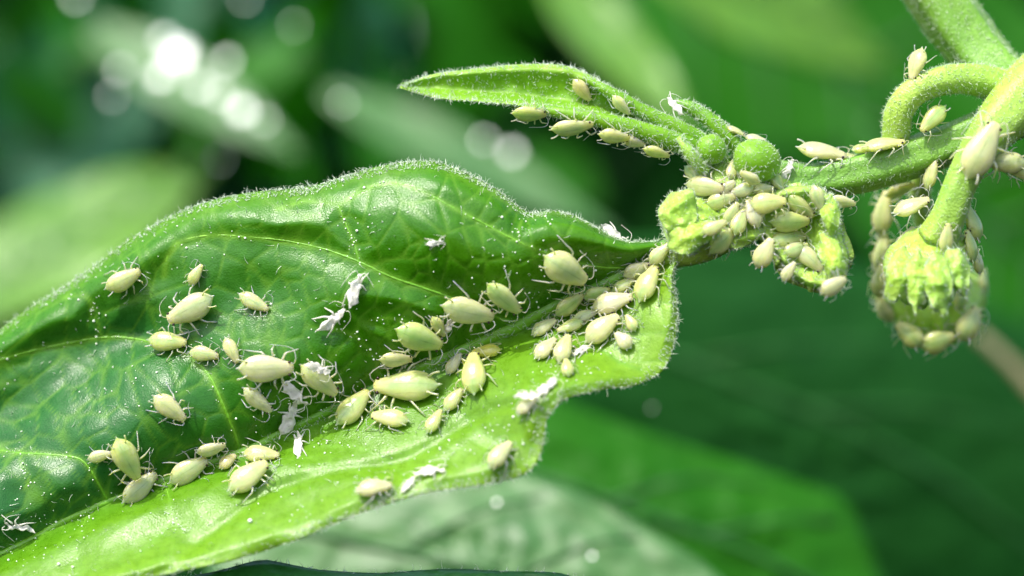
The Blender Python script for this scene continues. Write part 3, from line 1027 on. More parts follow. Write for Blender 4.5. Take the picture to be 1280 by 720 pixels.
def make_aphid(px, py, L, head, label, tone='pale', fat=1.0, mode='surf', d=0.0, up=None, group='aphids on the shoot', tuck=0.0, legs=1.0, seed=None, shed=False, lift=0.0):
    rnd = random.Random(seed if seed is not None else int(px * 31 + py * 17 + L))
    size = L / PXU
    ha = math.radians(head)
    imgdir = Vector((math.cos(ha), 0, math.sin(ha)))
    view = (at(px, py, 0) - CAMP).normalized()
    hc = (0.07 + 0.26 * fat * .58) * size
    if mode == 'surf':
        hit, nrm = px_ray(plant_bvh, px, py)
        if hit is None:
            mode, d, up = 'prof', 0.0, (0, -1, .3)
    if mode == 'surf':
        for _ in range(2):
            upv = (nrm * 0.75 - view * 0.45).normalized()
            lat = upv * hc
            lat = lat - view * lat.dot(view)
            tgt = at(px, py, hit.y) - lat
            dpx = 640 + tgt.x * PXU * CAMD / (CAMD + tgt.y)
            dpy = 360 - tgt.z * PXU * CAMD / (CAMD + tgt.y)
            h2, n2 = px_ray(plant_bvh, dpx, dpy)
            if h2 is None or abs(h2.y - hit.y) > 0.12:
                break
            hit, nrm = h2, (n2 * .5 + nrm * .5).normalized()
        base = hit + upv * lift * size
    else:
        upv = Vector(up).normalized()
        base = at(px, py, d) - upv * hc
    fwd = (imgdir - upv * imgdir.dot(upv))
    # keep the seen heading: shear-free, remove the part along the view
    if mode == 'surf':
        side = view.cross(imgdir)
        fwd = upv.cross(side)
        if fwd.dot(imgdir) < 0:
            fwd = -fwd
    fwd.normalize()
    left = upv.cross(fwd).normalized()
    fwd = left.cross(upv).normalized()
    rot = Matrix((fwd, left, upv)).transposed().to_4x4()
    Mw = Matrix.Translation(base) @ rot @ Matrix.Scale(size, 4)
    Mi = Mw.inverted()
    legs_local = []
    zb = 0.07 + .26 * fat * (.6 if not shed else .32) * .62
    for sgn in (-1, 1):
        for hx, kx, fx, ky, fy in ((.27, .36, .46, .26, .34), (.17, .16, .12, .33, .45), (.06, -.10, -.34, .33, .42)):
            j = lambda s_: rnd.uniform(-s_, s_)
            w = min(fat, 1.1)
            hip = np.array([hx, sgn * .10 * w, zb - .03])
            knee = np.array([kx + j(.07), sgn * (ky * w + j(.04)) * legs, zb + .04 + j(.05)])
            foot = np.array([fx + j(.12), sgn * (fy * w + j(.08)) * legs, 0.0])
            if shed:
                knee[2] *= .7
                foot = foot * np.array([1.15, 1.25, 1])
            if mode == 'surf':
                wf = Mw @ Vector(foot)
                h, n_, _, _ = plant_bvh.ray_cast(wf + upv * .12, -upv, .26)
                if h is not None:
                    fl = Mi @ h
                    foot[2] = max(-.25, min(.2, fl.z)) + .012
            ankle = knee * .14 + foot * .86 + np.array([0, 0, .02])
            legs_local.append((hip, knee, ankle, foot))
    mb = aphid_body(rnd, fat * (1 if not shed else rnd.uniform(.55, .8)), legs_local[:6] if not shed else rnd.sample(legs_local, 5 if size < .09 else 4), shrivel=.11 if shed else 0)
    name = 'shed_skin' if shed else 'aphid'
    root = empty(name, (0, 0, 0), label, 'shed skin' if shed else 'aphid', group)
    root.matrix_world = Mw
    mat = M_SKIN if shed else MA[tone]
    mesh_obj('body', mb.verts(), mb.F, mat, root)
    zt = .07 + .26 * fat * .58
    for sgn in (-1, 1):
        # antenna
        a0 = np.array([.47, sgn * .05, zt - .02])
        a1 = np.array([.54, sgn * (.13 + rnd.uniform(-.02, .03)), zt + .06])
        a2 = np.array([.42 + rnd.uniform(-.1, .12), sgn * (.30 + rnd.uniform(-.05, .06)), zt + .05 + rnd.uniform(-.08, .06)])
        a3 = np.array([.12 + rnd.uniform(-.15, .2), sgn * (.40 + rnd.uniform(-.06, .08)), zt - .02 + rnd.uniform(-.1, .05)])
        if shed:
            for v_ in (a0, a1, a2, a3):
                v_[2] *= .5
        V_, F_ = tube_data(polyline([a0, a1, a2, a3], 10), np.linspace(.011, .005, 10), 5)
        mesh_obj('antenna', V_, F_, mat, root)
        if shed:
            continue
        c0 = np.array([-.30, sgn * .12 * fat, zt + .07 * fat])
        c1 = np.array([-.38, sgn * .165 * fat, zt + .11 * fat])
        c2 = np.array([-.47, sgn * .185 * fat, zt + .12 * fat])
        V_, F_ = tube_data(polyline([c0, c1, c2], 6), np.array([.021, .018, .016, .015, .015, .018]), 7)
        mesh_obj('cornicle', V_, F_, mat, root)
        global eye_mesh
        if eye_mesh is None:
            e = mesh_obj('eye', EYE_V, EYE_F, M_EYE, root)
            eye_mesh = e.data
        else:
            e = bpy.data.objects.new('eye', eye_mesh)
            col.objects.link(e)
            e.parent = root
        e.location = (.425, sgn * .118 * fat, zt + .008)
    return root


GA = 'aphids on the large leaf'
LEAF_APHIDS = [
    (153, 351, 52, 28, 'pale aphid closest to the upper left margin of the large leaf', 'cream', .95),
    (244, 344, 32, 58, 'small pale aphid above the big left-facing aphid near the left margin', 'cream', .85),
    (239, 386, 68, 207, 'large pale aphid facing lower left, near the left side of the leaf', 'pale', .95),
    (208, 427, 54, -3, 'pale aphid facing right, just below the large left-facing aphid', 'pale', .9),
    (254, 442, 42, -8, 'small pale aphid right of the right-facing aphid, nearly touching its head', 'pale', .85),
    (289, 437, 38, -64, 'small pale aphid facing down, above the large right-facing aphid', 'cream', .85),
    (316, 377, 46, -28, 'lone pale aphid facing lower right, left of the thin white shed skins', 'pale', .85),
    (331, 461, 72, 1, 'large cream aphid facing right in the middle of the left group', 'cream', .92),
    (211, 509, 52, -37, 'lone pale aphid with reddish head beside the glossy patch of the leaf', 'cream', .9),
    (321, 500, 48, -40, 'pale aphid just below the large right-facing cream aphid', 'cream', .85),
    (158, 573, 62, -62, 'plump pale aphid facing down in the lower left cluster of three', 'pale', 1.0),
    (124, 570, 34, 15, 'leftmost small aphid of the lower left cluster', 'cream', .85),
    (174, 611, 58, 42, 'pale aphid facing upper right, lowest of the lower left cluster', 'pale', .95),
    (234, 589, 58, 32, 'pale aphid facing upper right, straddling the midrib left of the small round one', 'pale', .98),
    (263, 562, 40, 14, 'small aphid peeking out above its larger neighbour at the left midrib', 'cream', .9),
    (284, 577, 28, 40, 'tiny round amber aphid between larger ones on the left midrib', 'amber', 1.1),
    (309, 596, 62, 37, 'pale aphid facing upper right, below the pale aphid on the left midrib', 'pale', .98),
    (325, 567, 50, -3, 'whitish aphid facing right, against the back of another on the left midrib', 'cream', .9),
    (398, 474, 62, -40, 'cream aphid with a pale rear, left of the middle group, facing lower right', 'cream', .95),
    (440, 510, 62, 48, 'plump pale aphid facing upper right, head to the large left-facing one', 'pale', 1.0),
    (494, 450, 44, 0, 'small pale aphid facing right, above the largest left-facing aphid', 'cream', .9),
    (509, 482, 88, 180, 'largest pale aphid in the middle of the leaf, facing left', 'pale', .92),
    (523, 422, 66, -20, 'greenish plump aphid facing right, upper left of the middle group', 'green', 1.05),
    (584, 389, 70, -13, 'large pale aphid facing right on the end of a side vein', 'pale', .98),
    (548, 408, 34, -60, 'small aphid tucked under the large right-facing aphid by the side vein', 'cream', .9),
    (629, 373, 60, -42, 'pale greenish aphid facing lower right beside the midrib', 'green', .9),
    (592, 467, 62, 92, 'pale aphid pointing straight up in the middle group', 'pale', 1.0),
    (567, 455, 34, 56, 'small aphid left of the one pointing straight up', 'cream', .9),
    (609, 439, 40, 186, 'amber green aphid half hidden behind the one pointing straight up', 'amber', .85),
    (566, 500, 38, 53, 'small pale aphid below the one pointing straight up', 'pale', .95),
    (542, 527, 38, 60, 'small pale aphid, lowest of the middle group, facing upper right', 'pale', .9),
    (488, 522, 52, 170, 'pale aphid facing left below the largest aphid', 'cream', .9),
    (466, 609, 48, 10, 'lone cream aphid near the lower margin of the leaf', 'cream', .9),
    (624, 569, 46, 52, 'lone blurred pale aphid near the notch of the lower margin', 'pale', .95),
    (657, 507, 34, 40, 'small aphid beside white shed skins above the notch in the margin', 'cream', .95),
    (705, 336, 68, -32, 'large lone aphid above the midrib near the leaf base, facing lower right', 'pale', 1.05),
]
for x, y, L, h, lab, tone, fat in LEAF_APHIDS:
    make_aphid(x, y, L, h, lab, tone, fat, group=GA)
GB = 'aphids crowded at the leaf base'
BASE_APHIDS = [
    (711, 382, 46, 36, 'pale aphid at the upper left end of the leaf base crowd', 'pale', .95),
    (745, 367, 38, 18, 'greenish aphid at the top of the leaf base crowd, on the midrib', 'green', .9),
    (764, 378, 56, 16, 'large pale aphid lying across the middle of the leaf base crowd', 'cream', .92),
    (808, 354, 54, 66, 'broad pale aphid facing up at the right of the leaf base crowd', 'pale', 1.1),
    (779, 357, 34, 30, 'small aphid squeezed left of the broad one facing up', 'pale', .95),
    (796, 338, 40, 22, 'aphid on the midrib above the broad one facing up', 'cream', .95),
    (824, 318, 36, 45, 'topmost aphid of the leaf base crowd, at the leaf stalk', 'pale', 1.0),
    (679, 409, 38, 33, 'leftmost aphid of the leaf base crowd', 'pale', .95),
    (714, 407, 38, 200, 'aphid facing left in the middle of the leaf base crowd', 'pale', .9),
    (751, 411, 56, 40, 'plump aphid facing upper right at the lower side of the leaf base crowd', 'cream', 1.0),
    (789, 404, 26, 120, 'tiny round aphid, rightmost of the leaf base crowd', 'pale', 1.15),
    (780, 426, 30, 135, 'round aphid just below the tiny rightmost one at the leaf base', 'cream', 1.15),
    (681, 436, 40, 46, 'aphid at the lower left corner of the leaf base crowd', 'cream', .95),
    (704, 436, 44, 70, 'aphid pointing up, left of a white shed skin in the leaf base crowd', 'cream', 1.0),
    (709, 460, 28, 100, 'round aphid, lowest of the leaf base crowd', 'pale', 1.15),
    (731, 395, 34, 20, 'small greenish aphid deep in the leaf base crowd', 'green', .9),
]
for x, y, L, h, lab, tone, fat in BASE_APHIDS:
    make_aphid(x, y, L, h, lab, tone, fat, group=GB)
GC = 'aphids around the bud cluster'
NODE_APHIDS = [
    (727, 112, 36, -52, 'amber aphid sitting inside the folded young leaf', 'amber', .95),
    (776, 131, 34, -48, 'pale aphid wedged in the fold of the young leaf stalk', 'pale', .9),
    (866, 217, 38, -45, 'aphid left of the hairy buds, pointing at the cluster', 'pale', .95),
    (880, 233, 56, -8, 'large pale aphid on top of the ribbed bract', 'cream', .95),
    (900, 251, 42, 20, 'aphid at the right upper edge of the ribbed bract', 'pale', 1.0),
    (915, 212, 30, 80, 'small aphid between the two round buds', 'cream', .95),
    (928, 238, 34, 200, 'greenish aphid in the middle of the bud cluster', 'green', 1.05),
    (953, 236, 30, 5, 'small aphid under the larger round bud', 'cream', 1.05),
    (958, 254, 50, 8, 'pale aphid lying above the rim of the cupped bract', 'cream', 1.0),
    (924, 278, 40, 70, 'aphid between the ribbed bract and the cupped bract', 'pale', 1.0),
    (902, 302, 46, 45, 'aphid on the underside of the stalk below the ribbed bract', 'pale', 1.0),
    (1000, 258, 44, -40, 'uppermost aphid inside the cupped bract', 'pale', 1.0),
    (986, 277, 54, 0, 'aphid facing right across the middle of the cupped bract', 'pale', .95),
    (985, 298, 52, 8, 'aphid just below the middle one inside the cupped bract', 'pale', .95),
    (1011, 322, 48, -42, 'lowest aphid inside the cupped bract, facing lower right', 'pale', .95),
    (1167, 147, 48, 228, 'aphid in the angle between the curved stalk and the stem', 'pale', .9),
    (1226, 190, 84, 62, 'largest aphid of the stem, on the flower stalk facing upper right', 'cream', .85),
    (938, 222, 30, 150, 'small aphid touching the lower left of the larger round bud', 'pale', 1.0),
    (906, 236, 32, 35, 'small aphid between the ribbed bract and the smaller round bud', 'cream', 1.0),
    (942, 268, 40, 110, 'aphid on the crumpled bract left of the cupped bract rim', 'cream', 1.0),
    (914, 268, 34, 60, 'aphid in the hollow right of the ribbed bract', 'pale', 1.0),
    (972, 228, 30, -60, 'small aphid between the larger round bud and the cupped bract', 'pale', 1.0),
    (1022, 246, 34, -70, 'small aphid at the upper right rim inside the cupped bract', 'green', 1.0),
    (994, 312, 38, 20, 'aphid between the two lower ones inside the cupped bract', 'green', .95),
    (892, 285, 36, 25, 'aphid sitting on the lower right of the ribbed bract', 'cream', .9),
    (1183, 299, 40, 82, 'small cream aphid at the top of the front flower calyx', 'cream', .8),
    (1098, 205, 30, 15, 'small aphid clinging to the front of the stem', 'green', .8),
]
for x, y, L, h, lab, tone, fat in NODE_APHIDS:
    if lab.startswith('small aphid clinging'):
        continue
    make_aphid(x, y, L, h, lab, tone, fat, group=GC)
PROFILE_APHIDS = [  # px, py, length, heading, label, tone, fat, depth, up
    (661, 143, 46, -4, 'leftmost aphid hanging under the young leaf', 'pale', .95, -.06, (0, -.8, -.6)),
    (714, 160, 56, 9, 'middle aphid hanging under the young leaf', 'pale', .85, -.10, (0, -.8, -.6)),
    (767, 170, 42, -12, 'aphid hanging right of the middle one under the young leaf', 'cream', .9, -.12, (0, -.8, -.6)),
    (792, 178, 32, -20, 'small aphid hanging between two others under the young leaf stalk', 'cream', .9, -.08, (0, -.8, -.6)),
    (820, 190, 38, -25, 'whitish aphid hanging nearest the buds under the young leaf stalk', 'cream', .8, -.08, (0, -.8, -.6)),
    (919, 163, 28, -32, 'small aphid on top of the slender leaf', 'cream', .9, .0, (.4, -.5, 1)),
    (943, 173, 28, -10, 'small aphid on top of the larger round bud', 'cream', 1.0, .0, (.1, -.5, 1)),
    (1026, 190, 66, -8, 'large pale aphid walking on top of the stem left of the curved stalk', 'cream', .92, .05, (.15, -.55, 1)),
    (1103, 181, 58, 8, 'pale aphid on top of the stem against the curved stalk', 'cream', .85, .0, (-.2, -.5, 1)),
    (1080, 186, 36, 30, 'small aphid between the two large ones on top of the stem', 'pale', .9, .06, (0, -.6, 1)),
    (1062, 196, 30, 10, 'tiny aphid right behind the head of the large stem walker', 'cream', .9, .08, (0, -.6, 1)),
    (1116, 218, 40, 15, 'aphid half hidden under the stem left of the flower stalk', 'cream', .9, .18, (0, -.8, -.5)),
    (1132, 300, 40, 60, 'aphid at the upper left shoulder of the front calyx', 'cream', .9, .0, (-.5, -.8, .3)),
    (1112, 340, 44, 95, 'cream aphid pressed to the left edge of the front calyx', 'cream', .95, .1, (-.6, -.8, 0)),
    (1222, 328, 36, 110, 'aphid at the right edge of the front calyx', 'cream', .9, .05, (.7, -.7, 0)),
    (1258, 203, 56, 178, 'aphid at the right edge behind the largest stem aphid', 'cream', .9, -.12, (0, -1, .15)),
    (1282, 214, 50, 170, 'aphid cut off by the right edge of the picture', 'cream', .9, -.08, (0, -1, .15)),
    (1163, 219, 42, 72, 'aphid under the stem touching the flower stalk', 'cream', .9, .02, (-.5, -.9, .1)),
    (1138, 258, 52, 20, 'aphid above the front calyx facing the flower stalk', 'cream', .9, -.04, (-.3, -.8, .6)),
    (1104, 268, 62, 78, 'tall blurred aphid left of the flower stalk under the stem', 'cream', .9, .32, (-.6, -.8, 0)),
    (1124, 238, 44, 40, 'blurred aphid hanging right below the stem', 'pale', .9, .25, (0, -.7, -.7)),
    (1103, 318, 56, 80, 'blurred aphid on the left flank of the front calyx', 'cream', .9, .34, (-.6, -.8, 0)),
    (1146, 79, 46, 258, 'lone aphid head down on the bend of the curved stalk', 'cream', .98, .0, (-.5, -.8, .35)),
    (1215, 279, 54, 118, 'glossy aphid on the right flank of the flower stalk', 'pale', .95, -.06, (.75, -.6, .2)),
    (1213, 309, 46, 115, 'aphid at the right shoulder of the front calyx', 'pale', .9, -.1, (.75, -.65, 0)),
    (1233, 286, 36, 100, 'smaller aphid behind the glossy one on the flower stalk', 'cream', .9, .08, (.8, -.6, 0)) ,
    (955, 318, 44, 60, 'plump aphid under the lower left rim of the cupped bract', 'cream', 1.1, -.2, (-.4, -.9, 0)),
    (985, 340, 30, 55, 'small aphid beneath the lower rim of the cupped bract', 'cream', 1.0, -.24, (-.3, -.9, 0)),
    (1041, 358, 40, 30, 'aphid at the bottom tip of the cupped bract', 'cream', 1.05, -.33, (.2, -.95, -.1)),
    (1052, 252, 38, -12, 'slim aphid right of the cupped bract below the stem', 'cream', .8, -.08, (.1, -.9, -.3)),
    (1101, 352, 48, 82, 'aphid at the upper left of the blurred rear calyx', 'cream', 1.0, .30, (-.5, -.85, 0)),
    (1106, 388, 40, 120, 'aphid at the lower left of the blurred rear calyx', 'pale', 1.0, .42, (-.5, -.8, -.3)),
    (1138, 419, 46, 140, 'aphid at the bottom left of the blurred rear calyx', 'pale', 1.15, .33, (-.2, -1, 0)),
    (1171, 427, 48, 20, 'lowest aphid on the blurred rear calyx', 'pale', 1.15, .33, (0, -1, -.1)),
    (1211, 406, 52, 60, 'aphid at the lower right of the blurred rear calyx', 'pale', 1.15, .33, (.2, -1, 0)),
    (1201, 371, 40, 80, 'dull blurred aphid on the right face of the rear calyx', 'green', .9, .30, (.3, -.95, 0)),
    (1229, 352, 34, 100, 'aphid at the upper right shoulder of the rear calyx', 'pale', .9, .50, (.7, -.7, 0)),
]
for x, y, L, h, lab, tone, fat, d, up in PROFILE_APHIDS:
    if lab.startswith('smaller aphid behind the glossy'):
        continue
    make_aphid(x, y, L, h, lab, tone, fat, mode='prof', d=d, up=up, group=GC)
SHEDS = [
    (443, 364, 46, 72, 'thin white shed skin standing upright, upper of the joined pair'),
    (413, 402, 48, 38, 'thin white shed skin lying at a slant, lower of the joined pair'),
    (543, 304, 24, 10, 'tiny star shaped white shed skin alone on the upper leaf'),
    (559, 411, 32, 60, 'white shed skin in front of the large aphid by the side vein'),
    (368, 492, 44, -46, 'white shed skin above the left midrib, topmost of three'),
    (361, 527, 54, 68, 'long white shed skin crossing the left midrib'),
    (372, 556, 40, 86, 'white shed skin hanging below the left midrib'),
    (767, 291, 40, -40, 'white shed skin on the upper margin near the leaf base'),
    (726, 437, 30, 32, 'white shed skin in the leaf base crowd'),
    (683, 483, 34, 42, 'white shed skin near the bright margin, above the small aphid'),
    (662, 498, 34, 4, 'white shed skin lying over the small aphid near the notch'),
    (535, 588, 40, 9, 'blurred white shed skin near the lower margin'),
    (510, 605, 30, 50, 'faint pale shed skin at the lower margin'),
    (26, 661, 42, 168, 'white shed skin at the far left on the midrib'),
    (396, 459, 34, -20, 'white shed skin stuck on the back of a cream aphid'),
    (845, 133, 34, 130, 'white shed skin at the tip of the slender leaf'),
    (985, 212, 30, 60, 'crumpled white shed skin beside the larger round bud'),
]
for x, y, L, h, lab in SHEDS:
    make_aphid(x, y, L, h, lab, fat=.8, group='white shed skins', shed=True, legs=.65, lift=.45 if 'stuck' in lab or 'over the small' in lab else 0.03)


# ------------------------------------------------------------------ background leaves, out of focus
HALF = (SUN + Vector((0, -1, 0))).normalized()         # a leaf facing this way shows the sun's sheen


def bg_leaf(base, tip, hw, normal, mat, label, group='blurred background leaves', fold=.18, veins=5, droop=.08, power=.85, peak=.8, align=False):
    """base, tip: (px, py, depth); hw half-width in px of the focus plane"""
    A, B = at(*base), at(*tip)
    if align:
        td = tip[2]
        for _ in range(12):
            B = at(tip[0], tip[1], td)
            td -= (B - A).dot(Vector(normal).normalized()) / Vector(normal).normalized().y
        B = at(tip[0], tip[1], td)
    ax = B - A
    L = ax.length
    x = ax.normalized()
    n = Vector(normal)
    n = (n - x * n.dot(x)).normalized()
    y = n.cross(x)
    W = hw / PXU * (CAMD + (base[2] + tip[2]) / 2) / CAMD
    root = empty('background_leaf', A, label, 'leaf', group)
    nu, nv = 46, 25

    def pos(u, v):
        w = W * (math.sin(math.pi * min(1, max(0, u)) ** peak) ** power) + .012 * W
        wav = .06 * W * math.sin(u * 17 + v * 2) * v * v
        vein = .025 * W * math.cos(u * veins * 9 - abs(v) * 5) * abs(v) * (1 - abs(v))
        z = fold * w * abs(v) ** 1.3 - droop * L * u * u + wav + vein
        return x * (u * L) + y * (v * w) + n * z
    V = [tuple(pos(i / (nu - 1), j / (nv - 1) * 2 - 1)) for i in range(nu) for j in range(nv)]
    F = [(i * nv + j, (i + 1) * nv + j, (i + 1) * nv + j + 1, i * nv + j + 1) for i in range(nu - 1) for j in range(nv - 1)]
    o = mesh_obj('blade', V, F, mat, root)
    m = o.modifiers.new('thickness', 'SOLIDIFY')
    m.thickness = .03
    m.offset = -1
    P = np.array([tuple(pos(u, 0) + n * .01) for u in np.linspace(0, 1, 24)])
    tv, tf = tube_data(P, np.linspace(.05, .012, 24) * W, 8)
    mesh_obj('midrib', tv, tf, M_BG_VEIN, root)
    for k in range(veins):
        u0 = .12 + .7 * k / max(1, veins)
        for sgn in (-1, 1):
            P = np.array([tuple(pos(u0 + .16 * t, sgn * t * .9) + n * .006) for t in np.linspace(0, 1, 9)])
            tv, tf = tube_data(P, np.linspace(.02, .006, 9) * W, 6)
            mesh_obj('vein', tv, tf, M_BG_VEIN, root)
    return root


def poly_leaf(outline, centre, d0, tilt, mat, label, rib, dome=.15, thick=.03, fringe=0, group='blurred background leaves'):
    root = empty('background_leaf', (0, 0, 0), label, 'leaf', group)
    o, V, F = shell('blade', outline, centre, lambda R, TH, P: dome * (1 - R ** 2), d0, mat, root, rings=24, n=90, thick=thick, tilt=tilt, reg=False, rimhairs=fringe, seed=d0 * 7, bump=.03, hair_len=.03)
    bv = bvh_of(V, F)
    for i, pl in enumerate(rib):
        P = []
        for p in polyline(pl, 30):
            h, n_ = px_ray(bv, p[0], p[1])
            if h is not None:
                P.append(tuple(h + n_ * .004))
        if len(P) > 3:
            tv, tf = tube_data(P, np.linspace(.028, .012, len(P)) * (1 if i == 0 else .5), 8)
            mesh_obj('midrib' if i == 0 else 'vein', tv, tf, M_BG_VEIN, root)
    return root


# leaf right under the main leaf, its fringed top edge just in the picture
poly_leaf([(120, 745), (200, 726), (270, 714), (325, 700), (360, 705), (400, 712), (470, 716), (560, 711), (640, 714), (710, 719), (780, 760), (700, 860), (400, 900), (100, 840)], (420, 790), -.2, (0, .35),
          M_DARKLEAF, 'dark blue-green leaf with a fringed edge along the bottom of the picture', [[(150, 800), (420, 795), (720, 770)]], fringe=420, dome=.1)
poly_leaf([(330, 600), (480, 585), (580, 582), (660, 596), (720, 615), (770, 638), (830, 672), (890, 712), (940, 770), (900, 850), (600, 900), (300, 820), (260, 700)], (600, 720), 1.7, (-.14, .40),
          M_BG_GLOSS, 'pale sheened leaf below the lower margin of the large leaf', [[(280, 640), (500, 690), (700, 740), (880, 800)], [(500, 690), (600, 640), (680, 620)], [(640, 722), (740, 680), (800, 672)]], dome=.12)
poly_leaf([(560, 470), (640, 482), (700, 500), (800, 538), (900, 570), (1000, 603), (1046, 618), (1066, 636), (1084, 676), (1102, 720), (1130, 800), (1000, 900), (760, 880), (600, 780), (540, 600)], (820, 680), 2.6, (.1, .25),
          M_BG_MID, 'mid green leaf with a blunt corner in the lower right background', [[(560, 560), (800, 640), (1000, 720), (1100, 800)], [(760, 625), (860, 600), (960, 605)], [(880, 668), (980, 650), (1050, 650)]], dome=.15)
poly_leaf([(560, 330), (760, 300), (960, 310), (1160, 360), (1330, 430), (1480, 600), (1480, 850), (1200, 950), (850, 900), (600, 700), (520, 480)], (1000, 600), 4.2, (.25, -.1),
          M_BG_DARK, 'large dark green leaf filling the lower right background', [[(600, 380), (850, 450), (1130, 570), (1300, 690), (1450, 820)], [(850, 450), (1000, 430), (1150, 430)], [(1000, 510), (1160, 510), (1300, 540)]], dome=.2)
bg_leaf((1080, 150, 5.0), (1480, 480, 5.0), 150, (-.1, -.9, .25), M_BG_MID, 'mid green blurred leaf at the right edge beside the flower calyx')
bg_leaf((760, -80, 6.5), (1500, 330, 6.0), 210, (.15, -.95, .2), M_BG_MID, 'broad green blurred leaf behind the stem in the upper right')
bg_leaf((800, -60, 5.4), (1120, 70, 5.6), 70, (-.1, -.8, .5), M_BG_LIGHT, 'yellow green blurred leaf at the top right of centre')
tubeobj_root = empty('dry_stem', at(1262, 455, 3.3), 'pale brown blurred dry stem at the right edge below the flowers', 'stem')
A0 = np.array([tuple(at(1222, 418, 3.3) - at(1262, 455, 3.3)), (0, 0, 0), tuple(at(1340, 540, 3.3) - at(1262, 455, 3.3))])
tv, tf = tube_data(polyline(A0, 20), np.linspace(.03, .045, 20), 12)
mesh_obj('stem_shaft', tv, tf, M_DRY, tubeobj_root)
bg_leaf((-80, 400, 5.0), (270, 190, 5.4), 80, HALF + Vector((.16, 0, .18)), M_BG_LIGHT, 'light green blurred leaf at the left above the large leaf', align=True, fold=.1, droop=.03)
bg_leaf((110, 30, 5.6), (370, 185, 5.8), 40, HALF + Vector((.10, 0, .06)), M_BG_GLOSS, 'shining blurred leaf at the top left with bright spots', align=True, fold=.1, droop=.03)
bg_leaf((400, 110, 5.2), (770, 285, 5.6), 36, HALF + Vector((.26, 0, .14)), M_BG_GLOSS, 'pale streaked blurred leaf between the young leaf and the large leaf', align=True, fold=.1, droop=.03)
bg_leaf((680, -40, 5.4), (870, 160, 5.4), 40, HALF + Vector((.24, 0, .2)), M_BG_LIGHT, 'pale blurred leaf slanting down behind the young leaf', align=True, fold=.1, droop=.03)
bg_leaf((-60, 260, 7.0), (260, -40, 7.0), 110, (.2, -.9, .3), M_BG_TEAL, 'green blurred leaf in the upper left corner')
bg_leaf((300, -60, 6.8), (520, 120, 7.0), 90, (-.05, -.85, .4), M_BG_TEAL, 'green blurred leaf at the top left of centre')
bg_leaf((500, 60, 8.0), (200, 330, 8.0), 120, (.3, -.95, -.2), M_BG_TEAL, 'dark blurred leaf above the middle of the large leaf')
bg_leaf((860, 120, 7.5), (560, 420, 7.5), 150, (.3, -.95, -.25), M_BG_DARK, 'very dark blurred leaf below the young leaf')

# added glossy discs turned to the sun, standing for blurred leaf highlights
def add_glint_disc(px, py, d, r, label, jit=0.0):
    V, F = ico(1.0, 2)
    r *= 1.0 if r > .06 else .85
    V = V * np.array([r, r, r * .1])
    o = mesh_obj('glint_disc', V, F, M_GLINT)
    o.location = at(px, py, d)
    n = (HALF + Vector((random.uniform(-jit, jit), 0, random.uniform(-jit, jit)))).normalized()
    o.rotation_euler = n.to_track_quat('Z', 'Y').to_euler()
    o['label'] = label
    o['category'] = 'added glint disc'
    o['group'] = 'blurred added glint discs'


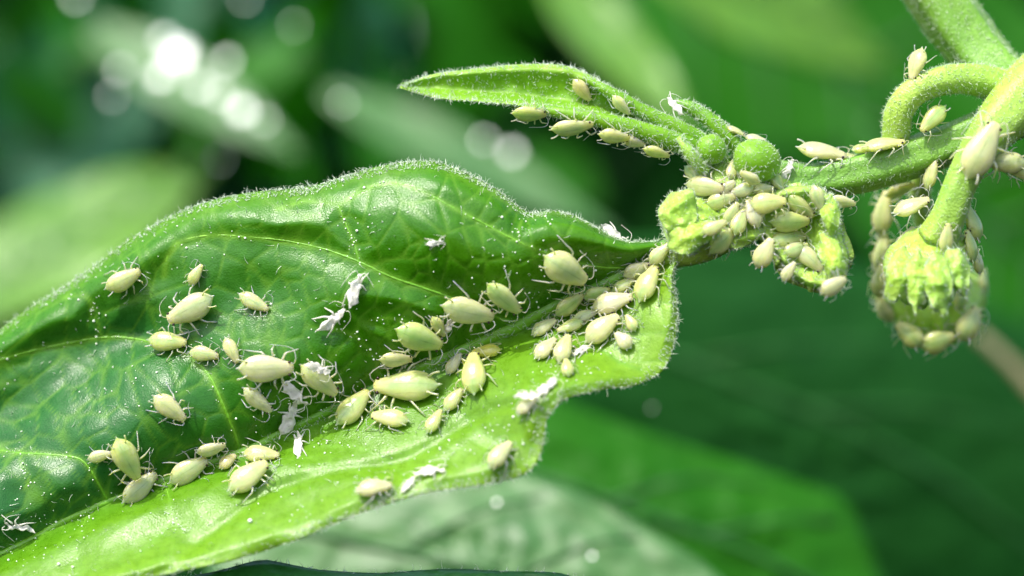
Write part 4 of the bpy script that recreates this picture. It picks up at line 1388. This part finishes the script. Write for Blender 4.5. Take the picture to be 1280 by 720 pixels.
for x, y, d, r, lab in [
    (222, 68, 4.6, .072, 'brightest white out of focus glint disc at the top left'),
    (200, 95, 4.6, .045, 'white glint disc blurred below the brightest one'),
    (205, 48, 4.7, .036, 'pale blurred glint disc just above the brightest one'),
    (150, 86, 4.7, .028, 'faint blurred glint disc left of the brightest one'),
    (140, 120, 4.8, .020, 'dim glint disc, lowest on the left of the bright cluster'),
    (283, 76, 4.7, .034, 'faint blurred glint disc right of the brightest one'),
    (302, 138, 4.6, .050, 'white blurred glint disc at the lower right end of the shining leaf'),
    (250, 108, 4.8, .040, 'pale blurred glint disc in the middle of the shining leaf'),
    (275, 118, 4.8, .032, 'pale blurred glint disc just above the lower right one'),
    (330, 150, 4.9, .024, 'dim glint disc at the far right of the bright cluster'),
    (95, -4, 4.9, .030, 'blurred glint disc cut by the top edge at the left'),
    (306, -2, 4.9, .020, 'dim blurred glint disc cut by the top edge above the shining leaf'),
    (368, 32, 4.9, .017, 'dim blurred glint disc near the top, right of the shining leaf'),
    (428, 128, 4.6, .018, 'dim blurred glint disc left of the tip of the young leaf'),
    (275, 200, 4.9, .018, 'dim lone blurred glint disc above the left half of the large leaf'),
    (640, 190, 4.6, .034, 'pale blurred glint disc below the middle of the young leaf'),
    (605, 175, 4.6, .024, 'dim blurred glint disc left of the pale one under the young leaf'),
    (621, 628, 1.4, .012, 'small blurred bright spot below the lower margin of the large leaf'),
    (740, 695, 1.4, .012, 'small blurred bright spot near the bottom of the sheened leaf'),
    (815, 510, 2.0, .005, 'small faint blurred spot right of the notch of the large leaf'),
]:
    add_glint_disc(x, y, d, r, lab)

# deep foliage far behind, one dim mass
fb = MB()
lf = [(0, 0, 0), (.3, .28, .05), (.3, 0, -.03), (.3, -.28, .05), (.65, .24, .02), (.65, 0, -.06), (.65, -.24, .02), (1, 0, -.12)]
lF = [(0, 2, 1), (0, 3, 2), (1, 2, 5, 4), (2, 3, 6, 5), (4, 5, 7), (5, 6, 7)]
lf = np.array(lf) - np.array([.5, 0, 0])
for _ in range(1700):
    ax = Vector((random.gauss(0, 1), random.gauss(0, .5), random.gauss(0, 1))).normalized()
    q_ = ax.to_track_quat('X', 'Z') @ Matrix.Rotation(random.uniform(0, 6.28), 3, 'X').to_quaternion()
    s_ = random.uniform(1.2, 2.6)
    R3 = np.array(q_.to_matrix()) * s_
    fb.add(lf @ R3.T + np.array([random.uniform(-10, 10), random.uniform(9, 14), random.uniform(-7, 7)]), lF)
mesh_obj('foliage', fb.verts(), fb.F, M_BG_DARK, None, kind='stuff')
bpy.data.objects['foliage']['label'] = 'dark mass of deep foliage far behind the shoot'
bpy.data.objects['foliage']['category'] = 'foliage'

# looser, lighter leaves in the upper left depth
fb = MB()
for _ in range(120):
    ax = Vector((random.gauss(0, 1), random.gauss(0, .4), random.gauss(0, 1))).normalized()
    q_ = ax.to_track_quat('X', 'Z') @ Matrix.Rotation(random.uniform(0, 6.28), 3, 'X').to_quaternion()
    s_ = random.uniform(.35, .9)
    R3 = np.array(q_.to_matrix()) * s_
    p = at(random.uniform(-200, 820), random.uniform(-120, 300), random.uniform(6.0, 8.5))
    fb.add(lf @ R3.T + np.array(p), lF)
o = mesh_obj('foliage', fb.verts(), fb.F, M_BG_MID, None, kind='stuff')
o['label'] = 'loose green foliage blurred behind the large leaf'
o['category'] = 'foliage'
